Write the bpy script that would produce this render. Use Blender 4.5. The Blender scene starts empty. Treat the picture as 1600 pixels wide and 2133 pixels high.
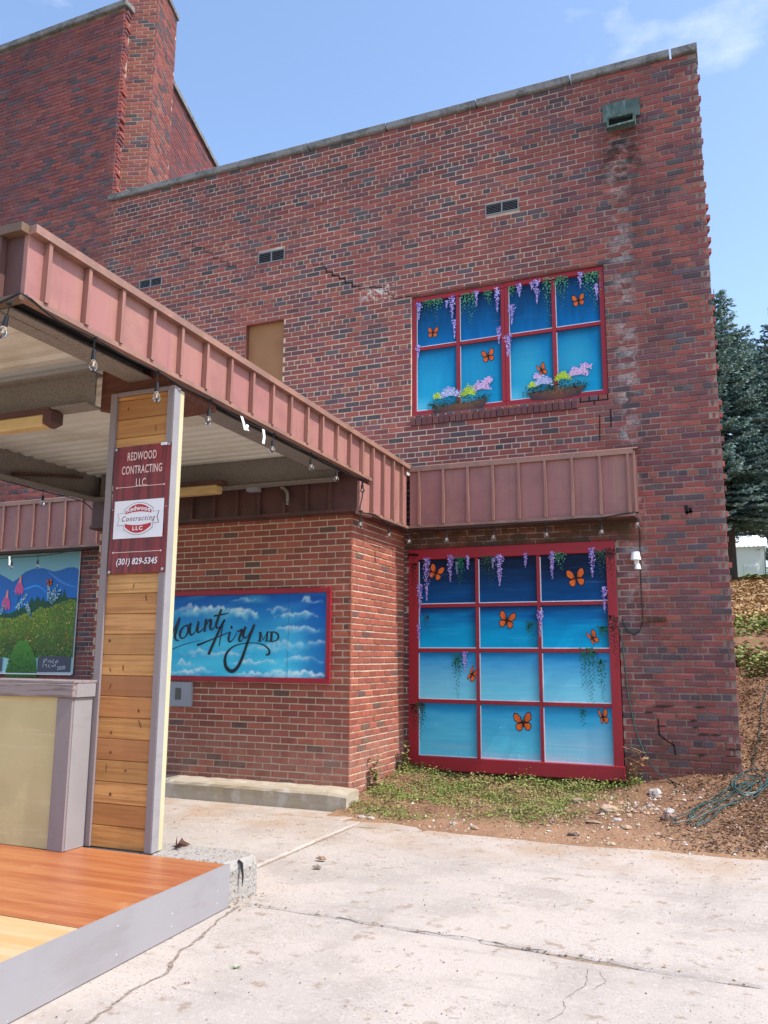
import bpy, math, random
from math import sin, cos, pi, radians, sqrt, atan2, exp
from mathutils import Vector, Matrix, noise
from mathutils.geometry import tessellate_polygon
R = random.Random(11)
SC = bpy.context.scene
COL = SC.collection

# ------------------------------------------------------------------ camera, sky, sun, exposure
yaw, pit, rol = radians(-22.94546335), radians(9.82358617), radians(0.36804806)
Fw = Vector((sin(yaw)*cos(pit), cos(yaw)*cos(pit), sin(pit)))
Rt = Vector((cos(yaw), -sin(yaw), 0)); Up = Rt.cross(Fw)
R2 = Rt*cos(rol) + Up*sin(rol); U2 = -Rt*sin(rol) + Up*cos(rol)
cd = bpy.data.cameras.new('camera'); cam = bpy.data.objects.new('camera', cd); COL.objects.link(cam)
cam.matrix_world = Matrix(((R2.x, U2.x, -Fw.x, 0.0579), (R2.y, U2.y, -Fw.y, -9.3603), (R2.z, U2.z, -Fw.z, 1.4942), (0, 0, 0, 1)))
cd.sensor_fit = 'HORIZONTAL'; cd.sensor_width = 36; cd.lens = 36*1737.5/1600
cd.clip_start = .05; cd.clip_end = 2000
SC.camera = cam

SUN_EL, SUN_AZ = radians(55), radians(94.5)          # azimuth clockwise from +Y
S = Vector((sin(SUN_AZ)*cos(SUN_EL), cos(SUN_AZ)*cos(SUN_EL), sin(SUN_EL)))
W = bpy.data.worlds.new('World'); SC.world = W; W.use_nodes = True
nt = W.node_tree; nt.nodes.clear()
sky = nt.nodes.new('ShaderNodeTexSky'); sky.sky_type = 'NISHITA'; sky.sun_disc = False
sky.sun_elevation = SUN_EL; sky.sun_rotation = SUN_AZ; sky.air_density = 1.0; sky.dust_density = 1.3; sky.ozone_density = 1.7; sky.altitude = 200
bg = nt.nodes.new('ShaderNodeBackground'); bg.inputs[1].default_value = .15
wo = nt.nodes.new('ShaderNodeOutputWorld')
tc = nt.nodes.new('ShaderNodeTexCoord'); mp = nt.nodes.new('ShaderNodeMapping'); mp.inputs['Scale'].default_value = (2.2, 2.2, 4.5)
nz = nt.nodes.new('ShaderNodeTexNoise'); nz.inputs['Scale'].default_value = 2.1; nz.inputs['Detail'].default_value = 7; nz.inputs['Roughness'].default_value = .55
cr = nt.nodes.new('ShaderNodeMapRange'); cr.inputs[1].default_value = .60; cr.inputs[2].default_value = .95; cr.inputs[3].default_value = 0; cr.inputs[4].default_value = .55
mx = nt.nodes.new('ShaderNodeMixRGB'); mx.inputs[2].default_value = (6.0, 5.8, 6.3, 1)
for a, b in ((tc.outputs['Generated'], mp.inputs[0]), (mp.outputs[0], nz.inputs['Vector']), (nz.outputs[0], cr.inputs[0]), (cr.outputs[0], mx.inputs[0]), (sky.outputs[0], mx.inputs[1]), (mx.outputs[0], bg.inputs[0]), (bg.outputs[0], wo.inputs[0])):
    nt.links.new(a, b)
sl = bpy.data.lights.new('sun', 'SUN'); sl.energy = 2.6; sl.angle = radians(.53); sl.color = (1, .95, .87)
so = bpy.data.objects.new('sun', sl); COL.objects.link(so); so.rotation_euler = (-S).to_track_quat('-Z', 'Y').to_euler(); so.location = S*40
vs = SC.view_settings; vs.view_transform = 'Standard'; vs.look = 'None'; vs.exposure = 1.15; vs.gamma = 1; vs.use_curve_mapping = False

# ------------------------------------------------------------------ helpers
def lin(r, g, b):
    f = lambda c: (c/255/12.92) if c <= 10 else ((c/255+.055)/1.055)**2.4
    return (f(r), f(g), f(b))

def mat(name, col=(.5, .5, .5), rough=.7, var=(), bump=(), src=None, metal=0, spec=.35, post=None, trans=0):
    """var: (scale, lo, hi, colour, amount[, detail]); bump: (scale, strength, distance). scale may be a 3-tuple (stretch)."""
    m = bpy.data.materials.new(name); m.use_nodes = True; n = m.node_tree; b = n.nodes['Principled BSDF']
    b.inputs['Roughness'].default_value = rough; b.inputs['Metallic'].default_value = metal; b.inputs['Specular IOR Level'].default_value = spec
    if trans: b.inputs['Transmission Weight'].default_value = trans
    geo = n.nodes.new('ShaderNodeNewGeometry')
    def tex(scale, detail=5):
        t = n.nodes.new('ShaderNodeTexNoise'); t.inputs['Detail'].default_value = detail; t.inputs['Roughness'].default_value = .62
        if isinstance(scale, tuple):
            k = n.nodes.new('ShaderNodeMapping'); k.inputs['Scale'].default_value = scale; n.links.new(geo.outputs['Position'], k.inputs[0]); n.links.new(k.outputs[0], t.inputs['Vector']); t.inputs['Scale'].default_value = 1
        else:
            n.links.new(geo.outputs['Position'], t.inputs['Vector']); t.inputs['Scale'].default_value = scale
        return t.outputs[0]
    if src == 'attr':
        a = n.nodes.new('ShaderNodeAttribute'); a.attribute_name = 'Col'; cur = a.outputs['Color']
    elif src == 'obj':
        a = n.nodes.new('ShaderNodeObjectInfo'); cur = a.outputs['Color']
    else:
        a = n.nodes.new('ShaderNodeRGB'); a.outputs[0].default_value = (*col, 1); cur = a.outputs[0]
    def mixin(cur, fac, c, mode='MIX'):
        x = n.nodes.new('ShaderNodeMixRGB'); x.blend_type = mode
        n.links.new(fac, x.inputs[0]); n.links.new(cur, x.inputs[1]); x.inputs[2].default_value = (*c, 1)
        return x.outputs[0]
    def rng(v, a0, a1, b0=0., b1=1.):
        r = n.nodes.new('ShaderNodeMapRange'); r.interpolation_type = 'SMOOTHSTEP'
        n.links.new(v, r.inputs[0])
        for i, q in enumerate((a0, a1, b0, b1)): r.inputs[i+1].default_value = q
        return r.outputs[0]
    def mul(a, b):
        x = n.nodes.new('ShaderNodeMath'); x.operation = 'MULTIPLY'; n.links.new(a, x.inputs[0])
        if isinstance(b, (int, float)): x.inputs[1].default_value = b
        else: n.links.new(b, x.inputs[1])
        return x.outputs[0]
    for v in var:
        cur = mixin(cur, rng(tex(v[0], v[5] if len(v) > 5 else 5), v[1], v[2], 0, v[4]), v[3])
    if post: cur = post(n, geo, tex, mixin, rng, mul, cur)
    n.links.new(cur, b.inputs['Base Color'])
    last = None
    for sc, st, ds in bump:
        k = n.nodes.new('ShaderNodeBump'); k.inputs['Strength'].default_value = st; k.inputs['Distance'].default_value = ds
        n.links.new(tex(sc), k.inputs['Height'])
        if last: n.links.new(last, k.inputs['Normal'])
        last = k.outputs[0]
    if last: n.links.new(last, b.inputs['Normal'])
    return m

class MB:
    """gathers faces in world coordinates; build() links them as ONE mesh object"""
    def __init__(s): s.v = []; s.f = []; s.c = []; s.m = []
    def face(s, pts, c=None, mi=0):
        i = len(s.v); s.v += [tuple(p) for p in pts]; s.f.append(tuple(range(i, i+len(pts)))); s.c.append(c); s.m.append(mi)
    def mesh(s, vs_, fs, c=None, mi=0):
        i = len(s.v); s.v += [tuple(p) for p in vs_]
        for f in fs: s.f.append(tuple(i+k for k in f)); s.c.append(c); s.m.append(mi)
    def hex(s, p, c=None, mi=0):      # p: 4 bottom (ccw seen from top) + 4 top
        s.mesh(p, ((3, 2, 1, 0), (4, 5, 6, 7), (0, 1, 5, 4), (1, 2, 6, 5), (2, 3, 7, 6), (3, 0, 4, 7)), c, mi)
    def box(s, x0, x1, y0, y1, z0, z1, c=None, mi=0):
        s.hex(((x0, y0, z0), (x1, y0, z0), (x1, y1, z0), (x0, y1, z0), (x0, y0, z1), (x1, y0, z1), (x1, y1, z1), (x0, y1, z1)), c, mi)
    def bar(s, O, A, N, a0, a1, d0, d1, zb, zt, c=None):   # along A from a0 to a1, proud of the plane along N from d0 to d1; zb, zt functions of a
        P = lambda a, d, z: (O[0]+A[0]*a+N[0]*d, O[1]+A[1]*a+N[1]*d, z)
        s.hex([P(a0, d1, zb(a0)), P(a1, d1, zb(a1)), P(a1, d0, zb(a1)), P(a0, d0, zb(a0)), P(a0, d1, zt(a0)), P(a1, d1, zt(a1)), P(a1, d0, zt(a1)), P(a0, d0, zt(a0))], c)
    def tube(s, pts, r, n=6, c=None, closed=False):
        pts = [Vector(p) for p in pts]; rings = []; m = len(pts)
        rr = r if isinstance(r, (list, tuple)) else [r]*m
        for i, p in enumerate(pts):
            t = (pts[min(i+1, m-1)]-pts[max(i-1, 0)]); t = t.normalized() if t.length > 1e-9 else Vector((0, 0, 1))
            u = t.cross(Vector((0, 0, 1)) if abs(t.z) < .9 else Vector((1, 0, 0))).normalized(); w = t.cross(u)
            rings.append([p+(u*cos(2*pi*k/n)+w*sin(2*pi*k/n))*rr[i] for k in range(n)])
        V = [q for g in rings for q in g]; F = []
        for i in range(m-1):
            for k in range(n): F.append((i*n+k, i*n+(k+1) % n, (i+1)*n+(k+1) % n, (i+1)*n+k))
        F.append(tuple(range(n))[::-1]); F.append(tuple((m-1)*n+k for k in range(n)))
        s.mesh(V, F, c)
    def poly(s, pts3, c=None):
        P = [Vector(p) for p in pts3]
        for t in tessellate_polygon([P]): s.face([P[k] for k in t], c)
    def build(s, name, mats, parent=None, smooth=False, kind=None, weld=False):
        lo = Vector((min(p[0] for p in s.v), min(p[1] for p in s.v), min(p[2] for p in s.v))); hi = Vector((max(p[0] for p in s.v), max(p[1] for p in s.v), max(p[2] for p in s.v)))
        org = Vector(((lo.x+hi.x)/2, (lo.y+hi.y)/2, lo.z))
        me = bpy.data.meshes.new(name); me.from_pydata([(p[0]-org.x, p[1]-org.y, p[2]-org.z) for p in s.v], [], s.f)
        if any(c is not None for c in s.c):
            at = me.color_attributes.new('Col', 'FLOAT_COLOR', 'CORNER'); buf = []
            for f, c in zip(s.f, s.c):
                if c is not None and isinstance(c[0], (tuple, list)):
                    for q in c: buf += [q[0], q[1], q[2], 1]
                else:
                    c = c or (.5, .5, .5); buf += [c[0], c[1], c[2], 1]*len(f)
            at.data.foreach_set('color', buf)
        for m in (mats if isinstance(mats, (list, tuple)) else [mats]): me.materials.append(m)
        if any(s.m): me.polygons.foreach_set('material_index', s.m)
        if smooth: me.polygons.foreach_set('use_smooth', [True]*len(me.polygons))
        me.update()
        o = bpy.data.objects.new(name, me); COL.objects.link(o); put(o, org, parent)
        if kind: o['kind'] = kind
        return o

WL = {}
def put(o, loc, parent=None):
    loc = Vector(loc); WL[o] = loc
    if parent: o.parent = parent; o.location = loc-WL[parent]
    else: o.location = loc
def tag(o, label, cat, group=None):
    o['label'] = label; o['category'] = cat
    if group: o['group'] = group
    return o
def thing(name, label, cat, loc, group=None):
    o = bpy.data.objects.new(name, None); COL.objects.link(o); o.empty_display_size = .2; put(o, loc); return tag(o, label, cat, group)
def box(name, m, parent, *b, kind=None):
    q = MB(); q.box(*b); return q.build(name, m, parent, kind=kind)
def bevel_box(name, m, parent, x0, x1, y0, y1, z0, z1, r=.006):
    q = MB(); V = []
    for z, e in ((z0, r), (z0+r, 0), (z1-r, 0), (z1, r)):
        for x, y in ((x0+e, y0+e), (x1-e, y0+e), (x1-e, y1-e), (x0+e, y1-e)): V.append((x, y, z))
    F = [(3, 2, 1, 0), (12, 13, 14, 15)]
    for k in range(3):
        for i in range(4): F.append((k*4+i, k*4+(i+1) % 4, k*4+4+(i+1) % 4, k*4+4+i))
    q.mesh(V, F); return q.build(name, m, parent)
def catmull(p, n=8):
    out = []; m = len(p)
    if m < 3: return [tuple(q) for q in p]
    for i in range(m-1):
        a, b, c, d = p[max(i-1, 0)], p[i], p[i+1], p[min(i+2, m-1)]
        for k in range(n):
            t = k/n
            out.append(tuple(.5*((2*b[j])+(-a[j]+c[j])*t+(2*a[j]-5*b[j]+4*c[j]-d[j])*t*t+(-a[j]+3*b[j]-3*c[j]+d[j])*t**3) for j in range(len(b))))
    out.append(tuple(p[-1])); return out
def jit(c, k=.12):
    f = 1+R.uniform(-k, k); return tuple(max(0, q*f*(1+R.uniform(-k, k)*.3)) for q in c)
def mixc(a, b, t): return tuple(x+(y-x)*t for x, y in zip(a, b))
def sm(x, a, b):
    t = min(1, max(0, (x-a)/(b-a))); return t*t*(3-2*t)

# ------------------------------------------------------------------ materials
def brick_post(n, geo, tex, mixin, rng, mul, cur):
    sx = n.nodes.new('ShaderNodeSeparateXYZ'); n.links.new(geo.outputs['Position'], sx.inputs[0]); X, Y, Z = sx.outputs
    n1 = tex((5.5, 5.5, 11.)); n2 = tex(3.1)
    band = mul(rng(X, -1.12, -.97), rng(X, -.76, -.90)); band = mul(band, mul(rng(Z, 1.2, 2.6), rng(Z, 7.9, 7.0)))
    vm = n.nodes.new('ShaderNodeMapping'); vm.inputs['Scale'].default_value = (7.5, 1., 14.8); n.links.new(geo.outputs['Position'], vm.inputs[0])
    vv = n.nodes.new('ShaderNodeTexVoronoi'); vv.inputs['Scale'].default_value = 1; vv.inputs['Randomness'].default_value = .55; n.links.new(vm.outputs[0], vv.inputs['Vector'])
    vc = n.nodes.new('ShaderNodeSeparateColor'); n.links.new(vv.outputs['Color'], vc.inputs[0])
    cell = mul(rng(vc.outputs[0], .45, .75), rng(tex((26., 26., 34.)), .34, .58, .15, .85))
    cur = mixin(cur, mul(mul(band, cell), .62), (.45, .41, .39))                 # white salts under the scupper
    dark = mul(mul(rng(X, -1.25, -1.0), rng(X, -.55, -.75)), mul(rng(Z, 6.4, 7.4), rng(Z, 7.75, 7.6)))
    cur = mixin(cur, mul(dark, rng(n1, .4, .6, 0, .75)), (.02, .014, .012))                # soot below the scupper
    wet = mul(mul(rng(X, -1.2, -.9), rng(X, -.1, -.6)), mul(rng(Z, 4.6, 5.6), rng(Z, 7.2, 6.6)))
    cur = mixin(cur, mul(wet, rng(n2, .42, .66, 0, .40)), (.05, .02, .022))
    patch = mul(mul(rng(X, -4.35, -4.1), rng(X, -3.7, -3.85)), mul(rng(Z, 5.98, 6.1), rng(Z, 6.32, 6.22)))
    cur = mixin(cur, mul(patch, rng(tex(14.), .5, .58, 0, .85)), (.62, .58, .54))
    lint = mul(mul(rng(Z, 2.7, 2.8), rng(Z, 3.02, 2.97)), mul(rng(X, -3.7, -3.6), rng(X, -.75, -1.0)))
    cur = mixin(cur, mul(lint, rng(tex(7.), .3, .62, .35, .9)), (.075, .042, .02))         # awning shade and brown staining painted on the lintel course
    low = mul(mul(rng(Z, 3.4, 1.0), rng(X, -1.35, -1.0)), rng(Y, -.3, -.1))
    cur = mixin(cur, mul(low, rng(tex(4.), .36, .66, 0., .42)), (.10, .05, .045))
    foot = mul(rng(Z, .95, .25), rng(Y, -.3, -.1))
    cur = mixin(cur, mul(foot, rng(tex(5.), .38, .6, .1, .6)), (.11, .05, .028))
    return cur
def bump_post(n, geo, tex, mixin, rng, mul, cur):
    sx = n.nodes.new('ShaderNodeSeparateXYZ'); n.links.new(geo.outputs['Position'], sx.inputs[0]); Z = sx.outputs[2]
    cur = mixin(cur, mul(rng(Z, .95, .35), rng(tex(4.), .35, .62, .1, .45)), (.36, .22, .17))    # bounce light from the concrete, painted as paler low bricks
    return mixin(cur, rng(tex((6., 6., 1.2)), .6, .75, 0, .35), (.10, .035, .02))
BV = [((.5, .5, .22), .45, .7, (.11, .05, .052), .35, 4), (60., .35, .65, (.10, .045, .05), .28, 4), (7., .45, .7, (.09, .05, .06), .30)]
BB = [(85., .5, .004), (22., .35, .006)]
M = {}
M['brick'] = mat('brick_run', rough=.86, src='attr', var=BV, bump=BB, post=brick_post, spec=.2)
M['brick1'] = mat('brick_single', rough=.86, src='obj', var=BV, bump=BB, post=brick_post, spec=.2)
BV2 = [(60., .4, .65, (.16, .05, .03), .3, 4), (5., .5, .7, (.12, .05, .04), .2)]
M['ebrick'] = mat('entry_brick_run', rough=.8, src='attr', var=BV2, bump=BB, post=bump_post, spec=.25)
M['ebrick1'] = mat('entry_brick_single', rough=.8, src='obj', var=BV2, bump=BB, post=bump_post, spec=.25)
def mortar_post(n, geo, tex, mixin, rng, mul, cur):
    sx = n.nodes.new('ShaderNodeSeparateXYZ'); n.links.new(geo.outputs['Position'], sx.inputs[0])
    f = n.nodes.new('ShaderNodeMath'); f.operation = 'MAXIMUM'
    n.links.new(rng(sx.outputs[0], -2.8, -.3, 0, .92), f.inputs[0]); n.links.new(rng(sx.outputs[0], -8.3, -8.8, 0, 1.), f.inputs[1])
    cur = mixin(cur, mul(f.outputs[0], rng(tex(2.5), .3, .6, .55, 1.)), (.185, .13, .112))
    return brick_post(n, geo, tex, mixin, rng, mul, cur)
M['mortar'] = mat('mortar', (.64, .49, .375), .95, var=[(30., .4, .7, (.50, .37, .27), .6), (2.2, .46, .66, (.38, .28, .225), .75), ((.9, .9, .35), .48, .66, (.33, .24, .19), .6)], bump=[(120., .6, .004)], post=mortar_post, spec=.1)
M['emortar'] = mat('entry_mortar', (.60, .465, .345), .95, var=[(30., .4, .7, (.42, .30, .20), .5)], bump=[(120., .6, .004)], spec=.1)
M['stone'] = mat('limestone', (.215, .21, .21), .9, var=[(5., .42, .62, (.10, .10, .10), .8), (26., .5, .65, (.29, .265, .24), .6), (40., .55, .66, (.06, .06, .06), .6)], bump=[(40., .6, .01)], spec=.15)
M['salmon'] = mat('faded_brown_metal', (.33, .142, .128), .55, var=[((7., 7., .6), .40, .66, (.345, .175, .13), .75), (2.2, .46, .66, (.26, .112, .102), .7), ((30., 30., .8), .55, .72, (.20, .088, .075), .5), (45., .70, .74, (.13, .06, .05), .7)], bump=[(60., .08, .004)], spec=.4)
M['maroon'] = mat('dark_and_shaded_brown_metal', (.105, .045, .04), .5, var=[(4., .45, .65, (.06, .03, .028), .7), (60., .68, .72, (.35, .22, .18), .5)], bump=[(60., .1, .004)], spec=.35)  # shaded copy of the fascia paint; also colours the dark fittings
M['umber'] = mat('dark_umber_metal', (.10, .046, .04), .6, var=[((9., 9., .8), .4, .65, (.125, .06, .05), .7), (3., .5, .7, (.075, .036, .034), .6)], spec=.3)  # front fascia, darker than the side panels
M['olive'] = mat('olive_brown_cap', (.15, .09, .055), .55, var=[((6., 6., 6.), .45, .65, (.14, .085, .055), .7)], spec=.35)  # front cap, darker and more olive than the side cap
M['batten'] = mat('batten_metal', (.26, .118, .092), .5, var=[((20., 20., 1.5), .45, .65, (.35, .175, .13), .7)], spec=.45)
M['flash'] = mat('cap_metal', (.30, .155, .115), .5, var=[((4., 4., 4.), .42, .62, (.21, .118, .09), .8), (30., .62, .7, (.45, .3, .22), .5)], bump=[(8., .2, .02)], spec=.45)
M['beam'] = mat('speckled_beam_paint', (.25, .22, .195), .7, var=[(70., .5, .62, (.12, .09, .08), .75), (3., .5, .7, (.18, .15, .13), .5)], bump=[(70., .3, .003)])
M['deck'] = mat('cream_roof_sheet', (.72, .69, .63), .55, var=[((.8, 30., 1.), .55, .7, (.42, .35, .26), .35), (1.5, .45, .7, (.52, .46, .36), .6)], spec=.4)
M['rust'] = mat('rusty_plate', (.12, .045, .03), .75, var=[((4., 30., 30.), .4, .65, (.20, .075, .045), .7)], bump=[(40., .3, .004)])
M['red'] = mat('red_board_paint', (.31, .013, .024), .5, var=[(2.5, .4, .7, (.27, .012, .02), .8), ((60., 60., 4.), .6, .75, (.42, .03, .035), .5), (55., .70, .74, (.08, .01, .01), .8)], bump=[((3., 3., 90.), .15, .003)], spec=.4)
M['paint'] = mat('mural_paint', src='attr', rough=.6, var=[((1.2, 1., 30.), .58, .72, (.55, .72, .80), .06)], bump=[((1.2, 1., 26.), .35, .006)], spec=.15)
M['paintf'] = mat('flat_paint', src='attr', rough=.55, spec=.3)
M['white_line'] = mat('white_line_paint', (.72, .72, .76), .5)
M['cedar'] = mat('cedar_plank', src='obj', rough=.5, var=[((1.6, 20., 42.), .42, .62, (.33, .13, .035), .75), ((.9, 9., 9.), .45, .7, (.42, .20, .06), .5), (9., .74, .80, (.07, .02, .008), .9)], bump=[((2., 20., 60.), .25, .003)], spec=.45)
M['knot'] = mat('cedar_knot', (.15, .055, .02), .6)
M['mauve'] = mat('mauve_grey_paint', (.245, .20, .20), .6, var=[((6., 6., 1.), .5, .7, (.21, .17, .17), .6), (60., .66, .72, (.5, .46, .44), .5)], bump=[((40., 40., 5.), .15, .003)])  # post and counter fronts: darker copy with their shade in the colour
M['mauve_wood'] = mat('weathered_mauve_board', (.26, .21, .205), .7, var=[((3., 20., 60.), .5, .62, (.12, .09, .085), .7)], bump=[((3., 20., 60.), .5, .006)])
M['ltmauve'] = mat('pale_grey_and_lit_mauve_paint', (.285, .268, .275), .5, var=[(2., .4, .7, (.25, .235, .24), .7), ((2., 2., 9.), .52, .7, (.22, .20, .195), .4), (70., .72, .75, (.75, .73, .70), .7)], bump=[(30., .08, .003)])  # own grey of the skirt; sunlit copy of the mauve on side boards
M['cream'] = mat('cream_board', (.56, .47, .245), .6, var=[(1.6, .4, .65, (.48, .40, .20), .8), ((1., 1., 14.), .55, .7, (.62, .53, .30), .6), (28., .7, .76, (.68, .58, .34), .6)], bump=[(5., .2, .02), ((3., 3., 30.), .15, .005)], spec=.35)
M['raw'] = mat('treated_pine', (.50, .455, .29), .7, var=[((6., 6., 1.), .45, .65, (.44, .38, .20), .7), (18., .7, .75, (.2, .12, .04), .7)])
M['stain'] = mat('stained_plywood', (.40, .148, .055), .38, var=[((.55, 9., 4.), .4, .62, (.29, .075, .024), .85), ((1.4, 26., 4.), .5, .7, (.48, .17, .05), .55), (1.1, .5, .75, (.50, .18, .06), .5), (5., .62, .74, (.50, .27, .14), .45), (70., .71, .75, (.55, .42, .3), .6), ((.7, 60., 4.), .6, .68, (.16, .04, .012), .5)], bump=[((2., 40., 4.), .1, .002)], spec=.45)
M['ply'] = mat('bare_plywood', (.52, .36, .20), .6, var=[((.6, 10., 4.), .4, .62, (.47, .28, .11), .8), ((1.6, 30., 4.), .55, .7, (.60, .42, .22), .5)])
def conc_post(n, geo, tex, mixin, rng, mul, cur):
    v = n.nodes.new('ShaderNodeTexVoronoi'); v.inputs['Scale'].default_value = 62; v.inputs['Randomness'].default_value = 1; n.links.new(geo.outputs['Position'], v.inputs['Vector'])
    worn = rng(tex(.9), .40, .60, .04, .85)
    sp = mul(rng(v.outputs['Distance'], .36, .26, 0, 1), worn)
    pick = n.nodes.new('ShaderNodeSeparateColor'); n.links.new(v.outputs['Color'], pick.inputs[0])
    cur = mixin(cur, mul(sp, rng(pick.outputs[0], .52, .6, 0, .75)), (.17, .165, .17))
    cur = mixin(cur, mul(sp, rng(pick.outputs[1], .75, .8, 0, .5)), (.30, .20, .13))
    sx = n.nodes.new('ShaderNodeSeparateXYZ'); n.links.new(geo.outputs['Position'], sx.inputs[0])
    near = rng(sx.outputs[1], -3.3, -2.3, 0, 1)
    return mixin(cur, mul(near, rng(tex(2.2), .40, .66, .08, .7)), (.36, .235, .14))
M['conc'] = mat('worn_concrete', (.455, .388, .335), .9, var=[(.55, .4, .62, (.385, .335, .295), .85), (1.7, .46, .64, (.34, .29, .25), .75), (7., .58, .67, (.25, .18, .125), .7), ((1.2, 9., 1.), .56, .7, (.30, .26, .23), .5), (34., .5, .72, (.50, .46, .435), .6), (140., .52, .66, (.26, .24, .235), .7)], bump=[(5., .15, .02), (60., .35, .006), (170., .35, .003)], post=conc_post, spec=.2)
M['curb'] = mat('curb_concrete', (.40, .34, .26), .9, var=[((1.5, 6., 12.), .4, .65, (.33, .25, .15), .7), (8., .5, .68, (.52, .47, .42), .6)], bump=[(40., .4, .006)], spec=.2)
def agg_post(n, geo, tex, mixin, rng, mul, cur):
    v = n.nodes.new('ShaderNodeTexVoronoi'); v.inputs['Scale'].default_value = 42; n.links.new(geo.outputs['Position'], v.inputs['Vector'])
    p = n.nodes.new('ShaderNodeSeparateColor'); n.links.new(v.outputs['Color'], p.inputs[0]); st = rng(v.outputs['Distance'], .42, .3)
    cur = mixin(cur, mul(st, rng(p.outputs[0], .25, .35)), (.32, .30, .295))
    cur = mixin(cur, mul(st, rng(p.outputs[1], .62, .7, 0, .9)), (.15, .135, .14))
    return mixin(cur, mul(st, rng(p.outputs[2], .75, .8, 0, .9)), (.30, .17, .10))
M['agg'] = mat('exposed_aggregate', (.38, .345, .305), .85, bump=[(48., .9, .02)], post=agg_post)
M['tar'] = mat('tar', (.02, .02, .022), .5)
def dirt_post(n, geo, tex, mixin, rng, mul, cur):
    sx = n.nodes.new('ShaderNodeSeparateXYZ'); n.links.new(geo.outputs['Position'], sx.inputs[0])
    cur = mixin(cur, mul(rng(sx.outputs[1], -1.45, -1.95, 0, 1), rng(tex(1.6), .3, .6, .35, .9)), (.32, .19, .115))     # washed silt beside the slab
    cur = mixin(cur, mul(rng(sx.outputs[1], 4.6, 6.2, 0, 1), rng(tex(3.), .3, .6, .7, 1)), (.36, .225, .11))            # straw-strewn seed bed up the slope
    return mixin(cur, rng(sx.outputs[1], 33.5, 34.5, 0, .9), (.14, .19, .055))
M['dirt'] = mat('red_brown_dirt', (.235, .13, .08), .95, var=[(3., .4, .65, (.12, .06, .035), .7), (22., .45, .65, (.28, .16, .09), .7), (60., .55, .7, (.09, .045, .03), .7)], bump=[(14., .6, .05), (60., .6, .015)], post=dirt_post, spec=.1)
M['earth'] = mat('earth_ground', (.24, .18, .12), .95, var=[(.5, .4, .65, (.15, .17, .07), .8)], spec=.1)
M['leaf'] = mat('leaf', src='attr', rough=.65, spec=.25)
M['chip'] = mat('mulch_chip', src='attr', rough=.95, spec=.1)
M['rock'] = mat('stone_chunk', src='obj', rough=.9, var=[(14., .45, .65, (.20, .13, .09), .6), (40., .5, .65, (.5, .45, .4), .5)], bump=[(26., .8, .02)])
M['copper'] = mat('verdigris_copper', (.07, .105, .092), .6, var=[((14., 14., 2.), .50, .68, (.16, .27, .23), .75), (5., .45, .65, (.04, .06, .053), .7)], bump=[(9., .3, .02)], spec=.4)
M['dark'] = mat('dark_void', (.008, .008, .009), .9)
M['vent'] = mat('aluminium_vent', (.24, .235, .25), .5, metal=.3, var=[(9., .45, .65, (.25, .24, .24), .6)])
M['tan'] = mat('tan_panel', (.30, .145, .065), .7, var=[(3., .4, .7, (.25, .115, .05), .7)])
M['rubber'] = mat('black_rubber', (.012, .012, .013), .45)
M['wire'] = mat('grey_wire', (.09, .085, .085), .5)
M['hose'] = mat('green_cord', (.02, .05, .045), .4, var=[(20., .4, .6, (.045, .10, .09), .7)])
M['glass'] = mat('bulb_glass', (.95, .95, .95), .03, trans=1., spec=.5)
M['fil'] = mat('bulb_filament', (.75, .6, .4), .4)
M['tape'] = mat('white_tape', (.80, .80, .80), .45)
M['amber'] = mat('amber_diffuser', (.60, .42, .19), .4, var=[((4., 30., 30.), .45, .65, (.48, .31, .12), .7)])
M['sign'] = mat('red_wood_print', (.20, .022, .022), .4, var=[((24., 24., .8), .4, .62, (.085, .012, .014), .8), ((60., 60., 1.2), .5, .68, (.30, .045, .04), .6)], spec=.4)
M['signw'] = mat('sign_white_print', (.70, .69, .72), .4)
M['signp'] = mat('sign_pink_print', (.72, .50, .46), .4)
M['signr'] = mat('sign_red_print', (.42, .018, .025), .4)
M['signk'] = mat('sign_maroon_print', (.10, .008, .014), .4)
M['screw'] = mat('steel_screw', (.45, .45, .45), .35, metal=.8)
M['ink'] = mat('black_lettering_paint', (.012, .016, .024), .5)
M['grey'] = mat('grey_box_paint', (.30, .30, .33), .5, var=[(3., .4, .7, (.26, .26, .28), .6)])
M['slot'] = mat('slot_plate', (.10, .095, .075), .5)
M['white_metal'] = mat('white_ribbed_metal', (.84, .85, .85), .45)
M['bark'] = mat('spruce_bark', (.045, .032, .026), .95, var=[(12., .45, .65, (.09, .065, .05), .7)], bump=[(20., .8, .03)])
M['iron'] = mat('rusty_iron', (.06, .03, .022), .8, var=[(30., .45, .65, (.20, .085, .04), .8)])
M['chalk'] = mat('chalk_writing', (.62, .64, .68), .6)

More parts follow.
